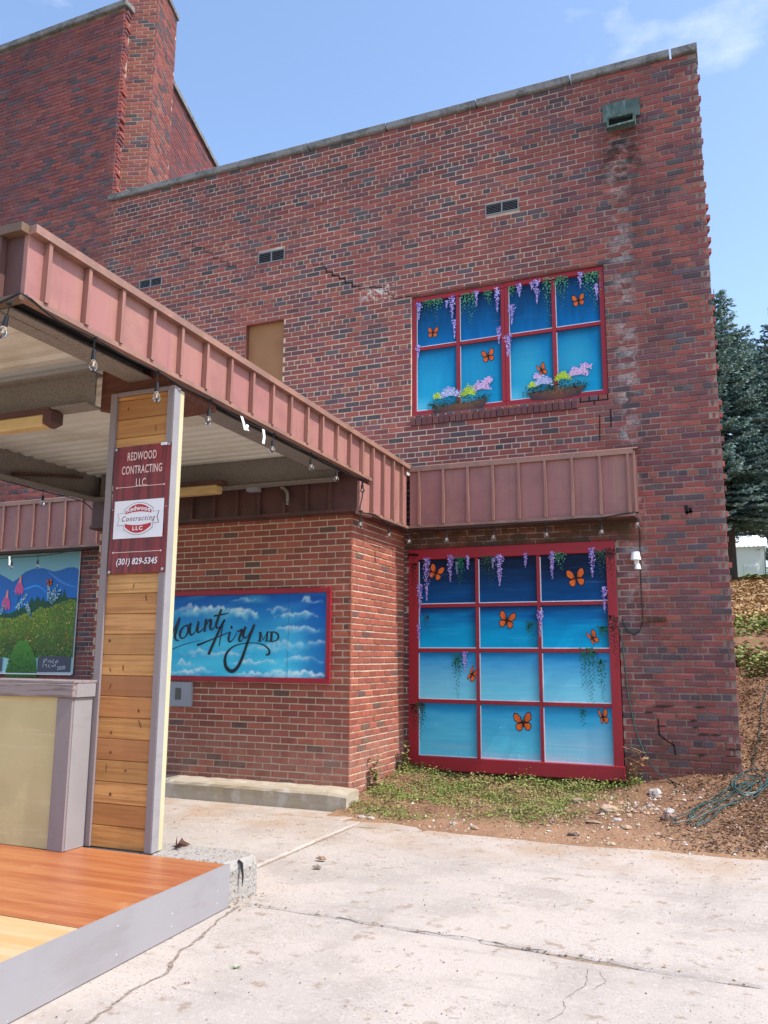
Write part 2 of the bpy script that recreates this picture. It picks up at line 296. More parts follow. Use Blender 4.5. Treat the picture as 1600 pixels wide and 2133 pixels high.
# ------------------------------------------------------------------ brickwork
def brick_geo(l, h, d, e, j):
    q = lambda: R.uniform(-j, j)
    V = [(0, d, 0), (l, d, 0), (l, d, h), (0, d, h)]
    V += [(q(), e, q()), (l+q(), e, q()), (l+q(), e, h+q()), (q(), e, h+q())]
    V += [(e+q(), q()*.6, e+q()), (l-e+q(), q()*.6, e+q()), (l-e+q(), q()*.6, h-e+q()), (e+q(), q()*.6, h-e+q())]
    F = [(8, 9, 10, 11)]
    for k in range(4):
        F.append((4+k, 4+(k+1) % 4, 8+(k+1) % 4, 8+k)); F.append((k, (k+1) % 4, 4+(k+1) % 4, 4+k))
    return V, F
MESHES = {}
def brick_mesh(l, h, d, m, tagn):
    key = (round(l, 3), round(h, 3), m.name, tagn)
    if key not in MESHES:
        V, F = brick_geo(l, h, d, .004, .0018); me = bpy.data.meshes.new('brick'); me.from_pydata(V, [], F); me.materials.append(m); me.update(); MESHES[key] = me
    return MESHES[key]
def brick_wall(parent, O, A, L, z0, nc, ch, bl, joint, pal, mrun, msingle, openings=(), header=0, phase=0, nsingle=300, weight=None, depth=.03, off0=0., recess=.008, name='brick', keep=None):
    A = Vector((A[0], A[1], 0)).normalized(); N = Vector((A.y, -A.x, 0)); O = Vector((O[0], O[1], 0)); ang = atan2(A.y, A.x)
    cand = []; run = MB()
    for i in range(nc):
        zb = z0+i*ch+.0016*R.uniform(-1, 1); head = header and (i % header == phase)
        pl = bl/2 if head else bl
        a = -(off0+(bl/2 if i % 2 else 0)+(bl/4 if head else 0)); a += R.uniform(-.003, .003)
        while a < L:
            spans = [(max(a+joint/2, 0), min(a+pl-joint/2, L))]; zt = zb+ch-joint/2; zl = zb+joint/2
            for (p0, p1, q0, q1) in openings:
                if zb+ch*.3 < q1 and zb+ch*.7 > q0:
                    nx = []
                    for s0, s1 in spans:
                        if s1 <= p0 or s0 >= p1: nx.append((s0, s1)); continue
                        if s0 < p0: nx.append((s0, p0-.002))
                        if s1 > p1: nx.append((p1+.002, s1))
                    spans = nx
            for s0, s1 in spans:
                if s1-s0 < .022 or (keep and not keep(s0, s1, zb)): continue
                cand.append((s0, s1, zl, zt, abs((s1-s0)-(pl-joint)) < .001, jit(pal(head, s0, zb), .16)))
            a += pl
    order = sorted([c for c in cand if c[4]], key=lambda c: -(weight(c[0], c[2]) if weight else 1)*(c[1]-c[0])) if nsingle else []
    chosen = set(id(c) for c in order[:nsingle] if (not weight or weight(c[0], c[2]) > 0))
    for c in cand:
        s0, s1, zl, zt, full, col = c; dy = R.uniform(-.0022, .0022)
        P = O+A*s0+N*dy; wv = .0035*noise.noise((s0*.9, zl*1.7, 4.)); zl += wv; zt += wv
        if id(c) in chosen:
            me = brick_mesh(s1-s0, zt-zl, depth, msingle, R.randrange(4)); o = bpy.data.objects.new(name, me); COL.objects.link(o)
            put(o, (P.x, P.y, zl+R.uniform(-.001, .001)), parent); o.rotation_euler = (0, R.uniform(-.004, .004), ang); o.color = (*col, 1)
        else:
            V, F = brick_geo(s1-s0, zt-zl, depth, .004, .0018)
            run.mesh([P+A*v[0]-N*v[1]+Vector((0, 0, zl+v[2])) for v in V], F, col)
    if run.f: run.build('brickwork', mrun, parent, kind='stuff')
def backing(parent, O, A, L, z0, z1, m, openings=(), recess=.008, thick=.22, name='wall'):
    A = Vector((A[0], A[1], 0)).normalized(); N = Vector((A.y, -A.x, 0)); O = Vector((O[0], O[1], 0)); q = MB()
    xs = sorted({0, L, *[min(max(v, 0), L) for o in openings for v in o[:2]]}); zs = sorted({z0, z1, *[min(max(v, z0), z1) for o in openings for v in o[2:]]})
    inside = lambda a, z: any(o[0] < a < o[1] and o[2] < z < o[3] for o in openings)
    for i in range(len(xs)-1):
        j = 0
        while j < len(zs)-1:
            if inside((xs[i]+xs[i+1])/2, (zs[j]+zs[j+1])/2): j += 1; continue
            k = j
            while k+1 < len(zs)-1 and not inside((xs[i]+xs[i+1])/2, (zs[k+1]+zs[k+2])/2): k += 1
            q.bar(O, A, N, xs[i], xs[i+1], -thick, -recess, lambda a, z=zs[j]: z, lambda a, z=zs[k+1]: z); j = k+1
    return q.build(name, m, parent)
RED = [(.30, .084, .072), (.28, .079, .07), (.32, .094, .075), (.26, .076, .071), (.285, .09, .08)]
PUR = [(.19, .075, .082), (.17, .073, .086), (.21, .083, .084), (.155, .068, .074)]
SLA = [(.098, .084, .098), (.115, .094, .108), (.082, .07, .08)]
def pal_main(head, a, z):
    r = R.random()
    if head: return R.choice(SLA) if r < .30 else R.choice(PUR) if r < .68 else mixc(R.choice(RED), (.25, .12, .08), .4)
    k = .10+.06*noise.noise((a*.8, z*1.1, 3))
    return R.choice(SLA) if r < k else R.choice(PUR) if r < k+.33 else R.choice(RED)
def pal_tall(head, a, z):
    r = R.random(); k = .09+.2*max(0, noise.noise((a*1.2, z*2.5, 9)))
    return R.choice(SLA) if r < k else R.choice(PUR) if r < k+.33 else mixc(R.choice(RED), (.16, .055, .055), .25)
ENT = [(.33, .094, .058), (.30, .084, .054), (.36, .105, .064), (.315, .088, .06)]
def pal_entry(head, a, z):
    r = R.random(); return (.14, .075, .06) if r < .05 else mixc(R.choice(ENT), (.2, .06, .045), .5) if r < .2 else R.choice(ENT)
def pal_chim(head, a, z):
    r = R.random(); return R.choice(SLA) if r < .2 else mixc(R.choice(PUR), R.choice(RED), .4) if r < .4 else mixc(R.choice(RED), (.36, .13, .085), .4)

# ================================================================== MAIN BUILDING
CH, BL = .0677, .2032
ZC = 8.446; NC = 124; Z0 = ZC-NC*CH            # course grid hangs from the coping
XL = -12.4                                     # the wall runs on past the frame
OPEN_U = (-3.548, -1.148, 4.435, 6.025); OPEN_T = (-6.005, -5.405, 4.86, 6.03); OPEN_L = (-3.57, -1.137, .02, 2.778)
VENTS = [(-5.845, -5.42, 6.885, 7.055), (-2.555, -2.132, 6.925, 7.075), (-7.905, -7.493, 6.875, 7.015)]
SCUP = (-1.08, -.655, 7.66, 8.04)
bld = thing('brick_building', 'two-storey red and slate brick building with a stone coping and mural windows', 'building', (-6, 0, 0))
ops = [(a-XL, b-XL, c, d) for a, b, c, d in [OPEN_U, OPEN_T, OPEN_L, *VENTS]]
backing(bld, (XL, 0), (1, 0), -XL-.006, -.3, ZC-.004, M['mortar'], ops)
def keep_main(s0, s1, z):
    x = s0+XL; x1 = s1+XL
    if z < 2.75 and x > -6.9 and x1 < -3.72: return False
    if x1 > -.03 and int(round((z-Z0)/CH)) % 2 == 1: return False
    return z > -.25
def w_main(a, z):
    x = a+XL
    if x < -3.6 and z < 4.6: return 0
    d = sqrt((x-.06)**2+9.36**2+(z-1.5)**2); return 1/d**2*(1 if z > .3 else .3)
TO = OPEN_U
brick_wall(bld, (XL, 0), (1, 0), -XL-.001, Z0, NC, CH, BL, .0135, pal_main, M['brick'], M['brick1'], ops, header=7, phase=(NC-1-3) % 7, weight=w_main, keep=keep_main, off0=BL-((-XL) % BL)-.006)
# skewed quoin headers poking out of the right-hand corner, every second course
EX = Vector((cos(radians(16.7)), sin(radians(16.7)), 0)); BX = Vector((-EX.y, EX.x, 0))
def teeth(parent, xe, z0, i0, i1, par, pal, m, every=1.):
    for i in range(i0, i1):
        if i % 2 != par: continue
        l = .086+R.uniform(-.024, .018); zb = z0+i*CH+.006
        o = bpy.data.objects.new('quoin_brick', brick_mesh(.103, CH-.0125, .14, m, R.randrange(4))); COL.objects.link(o)
        P = Vector((xe-.068+R.uniform(-.008, .006), R.uniform(-.004, .003), zb)); put(o, P, parent); o.rotation_euler = (0, 0, radians(16.7+R.uniform(-1.5, 1.5))); o.color = (*jit(R.choice(RED+RED+PUR), .14), 1)
        o.scale = (l/.1, 1, 1)
teeth(bld, 0, Z0, 4, NC-1, 1, pal_main, M['brick1'])
# end wall behind the quoins, on the skew
q = MB(); q.bar((-.02, .02, 0), BX, EX, .07, 9, -.2, -.012, lambda a: -.3, lambda a: ZC-.004); q.build('end_wall', M['mortar'], bld)
# coping stones
JX = [-8.567, -6.209, -5.063, -3.899, -2.647, -1.452, -.284, .012]
for i in range(7):
    a, b = JX[i], JX[i+1]; g = .006 if i < 5 else .012
    bevel_box('coping_stone', M['stone'], bld, a+(g if i else 0), b-(g if i < 6 else 0), -.05+R.uniform(-.004, .004), .26, ZC, ZC+.10+R.uniform(-.006, .006), .012)
box('roof_edge', M['dark'], bld, -8.0, -.3, .4, 8., ZC-.3, ZC-.1)
box('roof_curb', M['rubber'], bld, -6.25, -5.55, .12, .5, ZC+.02, ZC+.165)
# vents: frame and louvre slats
for k, (a, b, c, d) in enumerate(VENTS):
    q = MB(); e = .012
    q.box(a, b, -.006, .03, c, c+e); q.box(a, b, -.006, .03, d-e, d); q.box(a, a+e, -.006, .03, c+e, d-e); q.box(b-e, b, -.006, .03, c+e, d-e); q.box((a+b)/2-.008, (a+b)/2+.008, -.005, .03, c+e, d-e)
    v = q.build('wall_vent', M['vent'], bld)
    box('vent_back', M['dark'], v, a, b, .05, .06, c, d)
    n = 6
    for i in range(n):
        z = c+e+(d-c-2*e)*(i+.5)/n; q = MB()
        q.hex([(a+e, -.004, z-.009), (b-e, -.004, z-.009), (b-e, .026, z+.006), (a+e, .026, z+.006), (a+e, -.004, z-.006), (b-e, -.004, z-.006), (b-e, .026, z+.009), (a+e, .026, z+.009)])
        q.build('slat', M['vent'], v)
# boarded opening
box('jamb', M['rust'], bld, OPEN_T[0]+.0005, OPEN_T[0]+.004, .004, .085, OPEN_T[2], OPEN_T[3]-.0005); box('jamb', M['rust'], bld, OPEN_T[0]+.0045, OPEN_T[1]-.0005, .004, .085, OPEN_T[3]-.004, OPEN_T[3]-.0005)
bw = box('boarded_window', M['tan'], bld, OPEN_T[0], OPEN_T[1], .085, .11, OPEN_T[2], OPEN_T[3])
# window sill of upright bricks (rowlock) under the upper mural
z1 = 4.405
for k in range(28):
    x = -3.545+k*.0735
    o = bpy.data.objects.new('sill_brick', brick_mesh(.066, .098, .16, M['brick1'], R.randrange(4))); COL.objects.link(o); put(o, (x, -.03+R.uniform(-.003, .003), z1-.092-.002*(k % 3)), bld); o.color = (*jit(mixc(R.choice(PUR), (.10, .045, .035), .5), .2), 1)
box('sill_gap', M['dark'], bld, -1.48, -1.15, .004, .15, 4.33, 4.44)
# upper lintel steel
box('lintel', M['iron'], bld, OPEN_U[0]-.05, OPEN_U[1]+.03, -.002, .12, 6.026, 6.036)
# cracks
def crack(pts, wd, m='dark', y=-.0045):
    q = MB()
    for (xa, za), (xb, zb) in zip(pts, pts[1:]):
        dx, dz = xb-xa, zb-za; l = sqrt(dx*dx+dz*dz) or 1; nx, nzz = -dz/l*wd/2, dx/l*wd/2; ex, ez = dx/l*wd*.4, dz/l*wd*.4
        q.face([(xa-nx-ex, y, za-nzz-ez), (xb-nx+ex, y, zb-nzz+ez), (xb+nx+ex, y, zb+nzz+ez), (xa+nx-ex, y, za+nzz-ez)])
    q.build('wall_crack', M[m], bld)
crack([(-4.976, 6.764), (-4.964, 6.709), (-4.827, 6.715), (-4.815, 6.65), (-4.771, 6.64)], .007)
crack([(-4.771, 6.64), (-4.767, 6.579), (-4.678, 6.563), (-4.672, 6.51), (-4.581, 6.494), (-4.564, 6.445), (-4.489, 6.442), (-4.483, 6.374), (-4.383, 6.356), (-4.377, 6.3), (-4.282, 6.298)], .016)
crack([(-4.282, 6.298), (-4.277, 6.247), (-4.065, 6.25), (-4.024, 6.223), (-3.932, 6.217), (-3.911, 6.154), (-3.861, 6.135), (-3.86, 6.095), (-3.79, 6.083), (-3.785, 6.033), (-3.551, 6.033)], .008)
crack([(-7.114, 7.456), (-6.98, 7.45), (-6.97, 7.38), (-6.766, 7.32), (-6.76, 7.257), (-6.597, 7.21), (-6.59, 7.12), (-6.47, 7.11), (-6.46, 7.04), (-6.343, 7.03), (-6.34, 6.95), (-6.198, 6.94), (-6.19, 6.855)], .008)
crack([(-.783, .86), (-.777, .711), (-.721, .664), (-.637, .61), (-.626, .519)], .014)
crack([(-1.255, 4.205), (-1.258, 4.13), (-1.262, 4.0), (-1.265, 3.90)], .011)
crack([(-1.133, 4.259), (-1.133, 4.06)], .014)
crack([(-6.5, 5.33), (-6.48, 5.2), (-6.42, 5.12), (-6.30, 5.06)], .006)
crack([(-.39, 3.1), (-.385, 3.03), (-.345, 3.04), (-.35, 3.07)], .03)
q = MB()
for k in range(11):
    x = R.uniform(-.95, -.08); z = .42+abs(R.gauss(0, .32)); z = Z0+round((z-Z0)/CH)*CH; l = R.uniform(.05, .22); h = R.uniform(.010, .022)
    q.face([(x, -.0042, z-h*.5), (x+l*.5, -.0042, z-h*.7), (x+l, -.0042, z-h*.3), (x+l*.9, -.0042, z+h*.4), (x+l*.4, -.0042, z+h*.6)])
q.build('eroded_joint', mat('eroded_joint_dirt', (.045, .028, .022), .95), bld, kind='stuff')
# copper scupper
sc = thing('copper_scupper', 'green weathered copper rain scupper high on the brick wall near its corner', 'scupper', (-.87, 0, 7.66))
a, b, c, d = SCUP
q = MB(); q.hex([(a, -.03, 7.80), (b, -.03, 7.80), (b, -.002, 7.80), (a, -.002, 7.80), (a, -.018, d), (b, -.018, d), (b, -.002, d), (a, -.002, d)]); q.build('hood_plate', M['copper'], sc)
q = MB(); q.box(a+.05, a+.075, -.11, -.003, 7.67, 7.81); q.box(b-.075, b-.05, -.11, -.003, 7.67, 7.81); q.box(a+.075, b-.075, -.11, -.003, 7.785, 7.81); q.hex([(a+.06, -.135, 7.655), (b-.06, -.135, 7.665), (b-.06, -.003, 7.672), (a+.06, -.003, 7.672), (a+.06, -.13, 7.678), (b-.06, -.13, 7.69), (b-.06, -.003, 7.69), (a+.06, -.003, 7.69)]); q.build('spout', M['copper'], sc)
box('spout_opening', M['dark'], sc, a+.076, b-.076, -.06, -.004, 7.691, 7.784)
# rusty strap and footing
ib = thing('iron_strap', 'short rusty iron strap bolted flat on the brick wall beside the tall red mural frame', 'bracket', (-.77, 0, 1.86))
box('strap', M['iron'], ib, -.90, -.65, -.02, -.004, 1.875, 1.925)
q = MB(); q.tube([(-.665, -.004, 1.9), (-.665, -.045, 1.9)], .025, 8); q.build('bolt', M['iron'], ib)
bevel_box('footing_stone', M['stone'], bld, -.99, -.5, -.10, -.003, -.1, .215, .02)

# ================================================================== TALL BLOCK
tall = thing('tall_brick_block', 'taller dark red brick block rising beyond the low parapet, with its own coping', 'building', (-10.5, 0, 8.4))
ZT = 11.865; NT = int((ZT-8.30)/CH); ZT0 = ZT-NT*CH; XT = -8.52
backing(tall, (XL, 0), (1, 0), XT-XL-.03, ZC-.003, ZT, M['mortar'])
brick_wall(tall, (XL, 0), (1, 0), XT-XL-.02, ZC+.001, NT-2, CH, BL, .009, pal_tall, M['brick'], M['brick1'], nsingle=300, weight=lambda a, z: a+.1, keep=lambda s0, s1, z: z < ZT-.06)
teeth(tall, XT, ZC, 1, NT-2, 0, pal_tall, M['brick1']); teeth(tall, XT+.004, ZC, 1, NT-2, 1, pal_tall, M['brick1'])
for a, b in ((XL, -11.25), (-11.25, -10.02), (-10.02, -8.47)):
    bevel_box('coping_stone', M['stone'], tall, a+.004, b-.004, -.06, .28, ZT, ZT+.11, .012)
q = MB(); q.bar((XT-.02, .004, 0), BX, EX, .05, .3, -.1, -.03, lambda a: ZC+.1, lambda a: ZT); q.build('return_wall', M['mortar'], tall)
CO = Vector((XT, 0, 0))+BX*.15+EX*(-.06); CW = .54; CD = .83; CT = 12.42
chm = thing('brick_chimney', 'square brick chimney stack in the corner between the two roof levels', 'chimney', (CO.x, CO.y, ZC))
nch = int((CT-ZC-.11)/CH); zc0 = CT-nch*CH
q = MB(); q.bar(CO+BX*CD*0, EX, -BX, 0, CW-.008, -CD, -.008, lambda a: ZC+.005, lambda a: CT); q.build('wall', M['emortar'], chm)
brick_wall(chm, (CO.x, CO.y), EX, CW, zc0, nch, CH, .2, .0125, pal_chim, M['brick'], M['brick1'], nsingle=150)
SO = CO+EX*CW
brick_wall(chm, (SO.x, SO.y), BX, CD, zc0, nch, CH, .2, .0125, pal_chim, M['brick'], M['brick1'], nsingle=150, off0=.1)
q = MB(); P = CO-EX*.03-BX*.03; q.bar(P, EX, -BX, 0, CW+.06, -CD-.06, 0, lambda a: CT+.002, lambda a: CT+.07); q.build('chimney_cap', M['stone'], chm)
# side wall of the tall block running back behind the chimney
S0 = SO-EX*.06+BX*CD
LS = 5.2; zs1 = 11.20
q = MB(); q.bar(S0, BX, EX, 0, LS, -.3, -.008, lambda a: ZC-.4, lambda a: zs1); q.build('side_wall', M['mortar'], tall)
brick_wall(tall, (S0.x, S0.y), BX, LS, zs1-39*CH, 39, CH, BL, .009, pal_tall, M['brick'], M['brick1'], nsingle=0)
for k in range(4):
    q = MB(); q.bar(S0, BX, EX, k*LS/4+.004, (k+1)*LS/4-.004, -.32, .05, lambda a: zs1+.001, lambda a: zs1+.09); q.build('coping_stone', M['stone'], tall)

# ================================================================== BRICK ENTRY (projecting block under the canopy)
ent = thing('brick_entry', 'single-storey orange brick projection with pale mortar joints under the metal canopy', 'building', (-5.3, -.75, .177))
EX0, EX1, EY, EZ0, EZ1 = -7.0, -3.63, -1.503, .177, 2.97
CE = .0687
def w_ent(a, z): return 1+.25*a if z > .2 else .1
backing(ent, (EX0, EY), (1, 0), EX1-EX0-.008, EZ0-.2, EZ1, M['emortar'])
backing(ent, (EX1, EY+.222), (0, 1), -EY-.222, EZ0-.25, EZ1, M['emortar'])
LF = EX1-EX0
brick_wall(ent, (EX0, EY), (1, 0), LF, EZ0, 41, CE, BL, .0132, pal_entry, M['ebrick'], M['ebrick1'], nsingle=170, weight=w_ent, off0=BL-(LF % BL)-.0105)
brick_wall(ent, (EX1, EY), (0, 1), -EY-.003, EZ0-2*CE, 43, CE, BL, .0132, pal_entry, M['ebrick'], M['ebrick1'], nsingle=130, off0=BL/2+.0105)
q = MB(); q.box(EX0, EX0+.1, EY+.02, 0, EZ0, EZ1); q.build('left_wall', M['emortar'], ent)
# concrete curb at the foot of the entry wall
cb = MB(); prof = [(-1.505, .055), (-1.79, .055-.06), (-1.79, .16), (-1.775, .185), (-1.745, .20), (-1.505, .205)]
xs = [-7.2+i*.12 for i in range(31)]; xs[-1] = -3.53
V = []; F = []
for x in xs:
    e = max(0, (x+3.62)/.1) if x > -3.62 else 0
    for (y, z) in prof: V.append((x+R.uniform(-.004, .004)-0*e, y+R.uniform(-.005, .005)+e*.02, z+R.uniform(-.004, .004)-(e*.02 if z > .1 else 0)))
n = len(prof)
for i in range(len(xs)-1):
    for k in range(n-1): F.append((i*n+k, i*n+k+1, (i+1)*n+k+1, (i+1)*n+k))
F.append(tuple((len(xs)-1)*n+k for k in range(n)))
cb.mesh(V, F); o = cb.build('kerb', M['curb']); o['kind'] = 'structure'

# ================================================================== METAL FASCIAS AND CANOPY
def fascia(parent, O, A, a0, a1, bats, zt, zb, m, mb, mc, trim=True, cap=True, capd=.055):
    A = Vector((A[0], A[1], 0)).normalized(); N = Vector((A.y, -A.x, 0)); O = Vector((O[0], O[1], 0))
    ed = [a0]+[b for b in bats if a0 < b < a1]+[a1]
    for s, e in zip(ed, ed[1:]):
        q = MB(); w = R.uniform(-.003, .003); q.bar(O, A, N, s+.0015, e-.0015, -.03, .0+w, (lambda a: zb(a)+.03), lambda a: zt(a)-.02); q.build('fascia_panel', m, parent)
    for b in bats:
        if not a0 < b < a1: continue
        q = MB(); w = .016; P = lambda a, d, z: (O.x+A.x*a+N.x*d, O.y+A.y*a+N.y*d, z)
        zl, zh = zb(b)+.03, zt(b)-.052
        q.hex([P(b-w, .042, zl), P(b+w, .042, zl), P(b+w, .002, zl), P(b-w, .002, zl), P(b-w*.8, .042, zh), P(b+w*.8, .042, zh), P(b+w*.8, .002, zh), P(b-w*.8, .002, zh)]); q.build('batten', mb, parent)
    if cap:
        q = MB(); q.bar(O, A, N, a0, a1, -.10, capd, lambda a: zt(a)-.05, lambda a: zt(a)); q.build('cap_flashing', mc, parent)
    if trim:
        q = MB(); q.bar(O, A, N, a0, a1, -.03, .03, lambda a: zb(a)-.004, lambda a: zb(a)+.0285); q.build('bottom_trim', mc, parent)
can = thing('metal_canopy', 'brown metal flat-roofed entrance canopy with batten fascia and cream ribbed underside', 'canopy', (-5.2, -3.8, 3.3))
FX = -3.5; FY = -6.12; FL = -7.05
ztop = lambda y: 3.745+(-y-.25)/5.87*.135
zbot = lambda y: 3.345+(-y-1.36)/4.76*.09
# right-hand fascia, runs along +y from the outer corner
bat = [-5.99, -5.667, -5.361, -5.05, -4.734, -4.424, -4.1, -3.777, -3.461, -3.148, -2.835, -2.537, -2.217, -1.918, -1.613, -1.337]
O = (FX, FY); A = (0, 1)
fascia(can, O, A, 0, FY*-1-1.36, [y-FY for y in bat if y < -1.4], lambda a: ztop(FY+a), lambda a: zbot(FY+a), M['salmon'], M['batten'], M['flash'])
fascia(can, (FX, -1.36), A, 0, 1.10, [b+1.36 for b in (-1.337, -1.04, -.752, -.487)], lambda a: ztop(-1.36+a), lambda a: 2.985, M['salmon'], M['batten'], M['flash'])
q = MB(); q.bar((FX, -1.62, 0), (0, 1), (1, 0), .01, .26, -.03, -.002, lambda a: 2.985, lambda a: 3.30); q.build('fascia_panel', M['salmon'], can)
q = MB(); q.bar((FX, -1.62, 0), (0, 1), (1, 0), -.01, .26, -.035, .028, lambda a: 2.95, lambda a: 2.984); q.build('bottom_trim', M['flash'], can)
# outer (front) fascia and far side fascia
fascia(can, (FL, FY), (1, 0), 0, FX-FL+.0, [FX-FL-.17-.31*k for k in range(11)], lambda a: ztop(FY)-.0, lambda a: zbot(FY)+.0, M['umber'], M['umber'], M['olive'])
fascia(can, (FL, -1.6), (0, -1), 0, 4.5, [.31*k for k in range(1, 14)], lambda a: ztop(-1.6-a), lambda a: zbot(-1.6-a), M['salmon'], M['batten'], M['flash'])
# roof and ribbed ceiling sheet
q = MB(); q.hex([(FL+.02, FY+.02, 3.74), (FX-.04, FY+.02, 3.74), (FX-.04, -.02, 3.66), (FL+.02, -.02, 3.66), (FL+.02, FY+.02, 3.80), (FX-.04, FY+.02, 3.80), (FX-.04, -.02, 3.70), (FL+.02, -.02, 3.70)]); q.build('roof', M['deck'], can)
ys = []; y = -6.05
while y < -1.66: ys += [(y, 0), (y+.075, 0), (y+.095, .035), (y+.14, .035)]; y += .16
q = MB(); zd = lambda y: 3.585+(-y-1.7)*.0125
for i in range(len(ys)-1):
    (y0, h0), (y1, h1) = ys[i], ys[i+1]
    q.face([(FL+.1, y0, zd(y0)+h0), (FL+.1, y1, zd(y1)+h1), (FX-.14, y1, zd(y1)+h1), (FX-.14, y0, zd(y0)+h0)])
q.build('ceiling_sheet', M['deck'], can)
# steel
q = MB(); q.hex([(-3.92, -6.02, 3.46), (-3.71, -6.02, 3.46), (-3.71, -1.66, 3.40), (-3.92, -1.66, 3.40), (-3.92, -6.02, 3.472), (-3.71, -6.02, 3.472), (-3.71, -1.66, 3.412), (-3.92, -1.66, 3.412)])
q.box(-3.80, -3.79, -6.02, -1.66, 3.45, 3.62); q.build('edge_beam', M['beam'], can)
q = MB(); q.box(-6.9, -3.92, -6.02, -5.86, 3.45, 3.462); q.box(-6.9, -3.92, -5.95, -5.94, 3.462, 3.62); q.build('edge_beam', M['beam'], can)
q = MB(); q.box(-6.8, -4.17, -4.80, -4.785, 3.285, 3.52); q.box(-6.8, -4.17, -4.87, -4.72, 3.27, 3.285); q.box(-6.8, -4.17, -4.87, -4.72, 3.52, 3.535); q.build('cross_beam', M['beam'], can)
q = MB(); q.box(-6.8, -3.72, -1.76, -1.74, 3.31, 3.60); q.box(-6.8, -3.72, -1.83, -1.68, 3.295, 3.31); q.build('cross_beam', M['beam'], can)
q = MB(); q.box(-6.93, -6.91, -6.0, -1.66, 3.31, 3.60); q.box(-6.98, -6.80, -6.0, -1.66, 3.295, 3.31); q.build('edge_beam', M['beam'], can)
q = MB(); q.tube([(-6.86, -3.0, 3.36), (-6.86, -2.0, 3.52)], .02, 6); q.build('brace', M['maroon'], can)
q = MB(); q.box(FX-.24, FX-.04, FY+.05, -1.66, 3.50, 3.52); q.build('gap_shade_sheet', M['dark'], can)  # dark sheet standing in for the shade in the gap behind the fascia
q = MB(); q.hex([(-4.165, -4.735, 3.25), (-3.56, -4.735, 3.34), (-3.56, -4.15, 3.34), (-4.0, -4.3, 3.27), (-4.165, -4.735, 3.56), (-3.56, -4.735, 3.585), (-3.56, -4.15, 3.585), (-4.0, -4.3, 3.58)]); q.build('column_head', M['rust'], can)
# dark band above the entry wall: fascia paint with shade in its colour
fascia(can, (FL, -1.60), (1, 0), 0, FX-FL-.03, [-5.88-FL, -5.582-FL, -5.282-FL, -4.984-FL, -4.70-FL, -4.386-FL, -4.11-FL, -3.834-FL, -6.18-FL, -6.48-FL, -6.78-FL], lambda a: 3.66, lambda a: 2.985, M['maroon'], M['maroon'], M['maroon'], cap=False)
fascia(can, (FL, -.28), (0, -1), 0, 1.32, [.3, .6, .9, 1.2], lambda a: 3.66, lambda a: 2.985, M['maroon'], M['maroon'], M['maroon'], cap=False)
q = MB(); q.box(EX0-.04, FX-.035, -1.57, -.02, 2.97, 2.982); q.build('soffit', M['maroon'], can)
# awning strips on the main wall
def awning(x0, x1, bats, label, ret):
    t = thing('metal_awning', label, 'awning', ((x0+x1)/2, -.12, 2.95), 'shallow metal awnings on the main wall')
    fascia(t, (x0, -.25), (1, 0), 0, x1-x0, [b-x0 for b in bats], lambda a: 3.715, lambda a: 2.99, M['salmon'], M['batten'], M['flash'], capd=.035)
    if ret:
        q = MB(); q.bar((x1, -.249, 0), (0, 1), (1, 0), 0, .246, -.03, -.001, lambda a: 2.99, lambda a: 3.70); q.build('end_panel', M['salmon'], t)
        q = MB(); q.bar((x1, -.27, 0), (0, 1), (1, 0), 0, .03, -.004, .018, lambda a: 2.97, lambda a: 3.70); q.build('corner_trim', M['batten'], t)
        q = MB(); q.bar((x1, -.10, 0), (0, 1), (1, 0), 0, .02, -.004, .018, lambda a: 2.98, lambda a: 3.69); q.build('corner_trim', M['batten'], t)
    q = MB(); q.hex([(x0, -.285, 3.716), (x1+.03, -.285, 3.716), (x1+.03, -.002, 3.79), (x0, -.002, 3.79), (x0, -.285, 3.722), (x1+.03, -.285, 3.722), (x1+.03, -.002, 3.80), (x0, -.002, 3.80)]); q.build('top_flashing', M['flash'], t)
    q = MB(); q.box(x0, x1-.002, -.245, -.012, 2.972, 2.984); q.build('soffit', M['maroon'], t)
    return t
awning(-3.465, -.885, [-3.337+.2999*k for k in range(8)]+[-.94], 'brown metal awning with upright battens over the tall twelve-pane mural', True)
awning(-12.3, -7.09, [-9.946-.3*k for k in range(1, 8)]+[-9.946+.297*k for k in range(10)], 'brown metal awning strip over the painted garden mural', False)

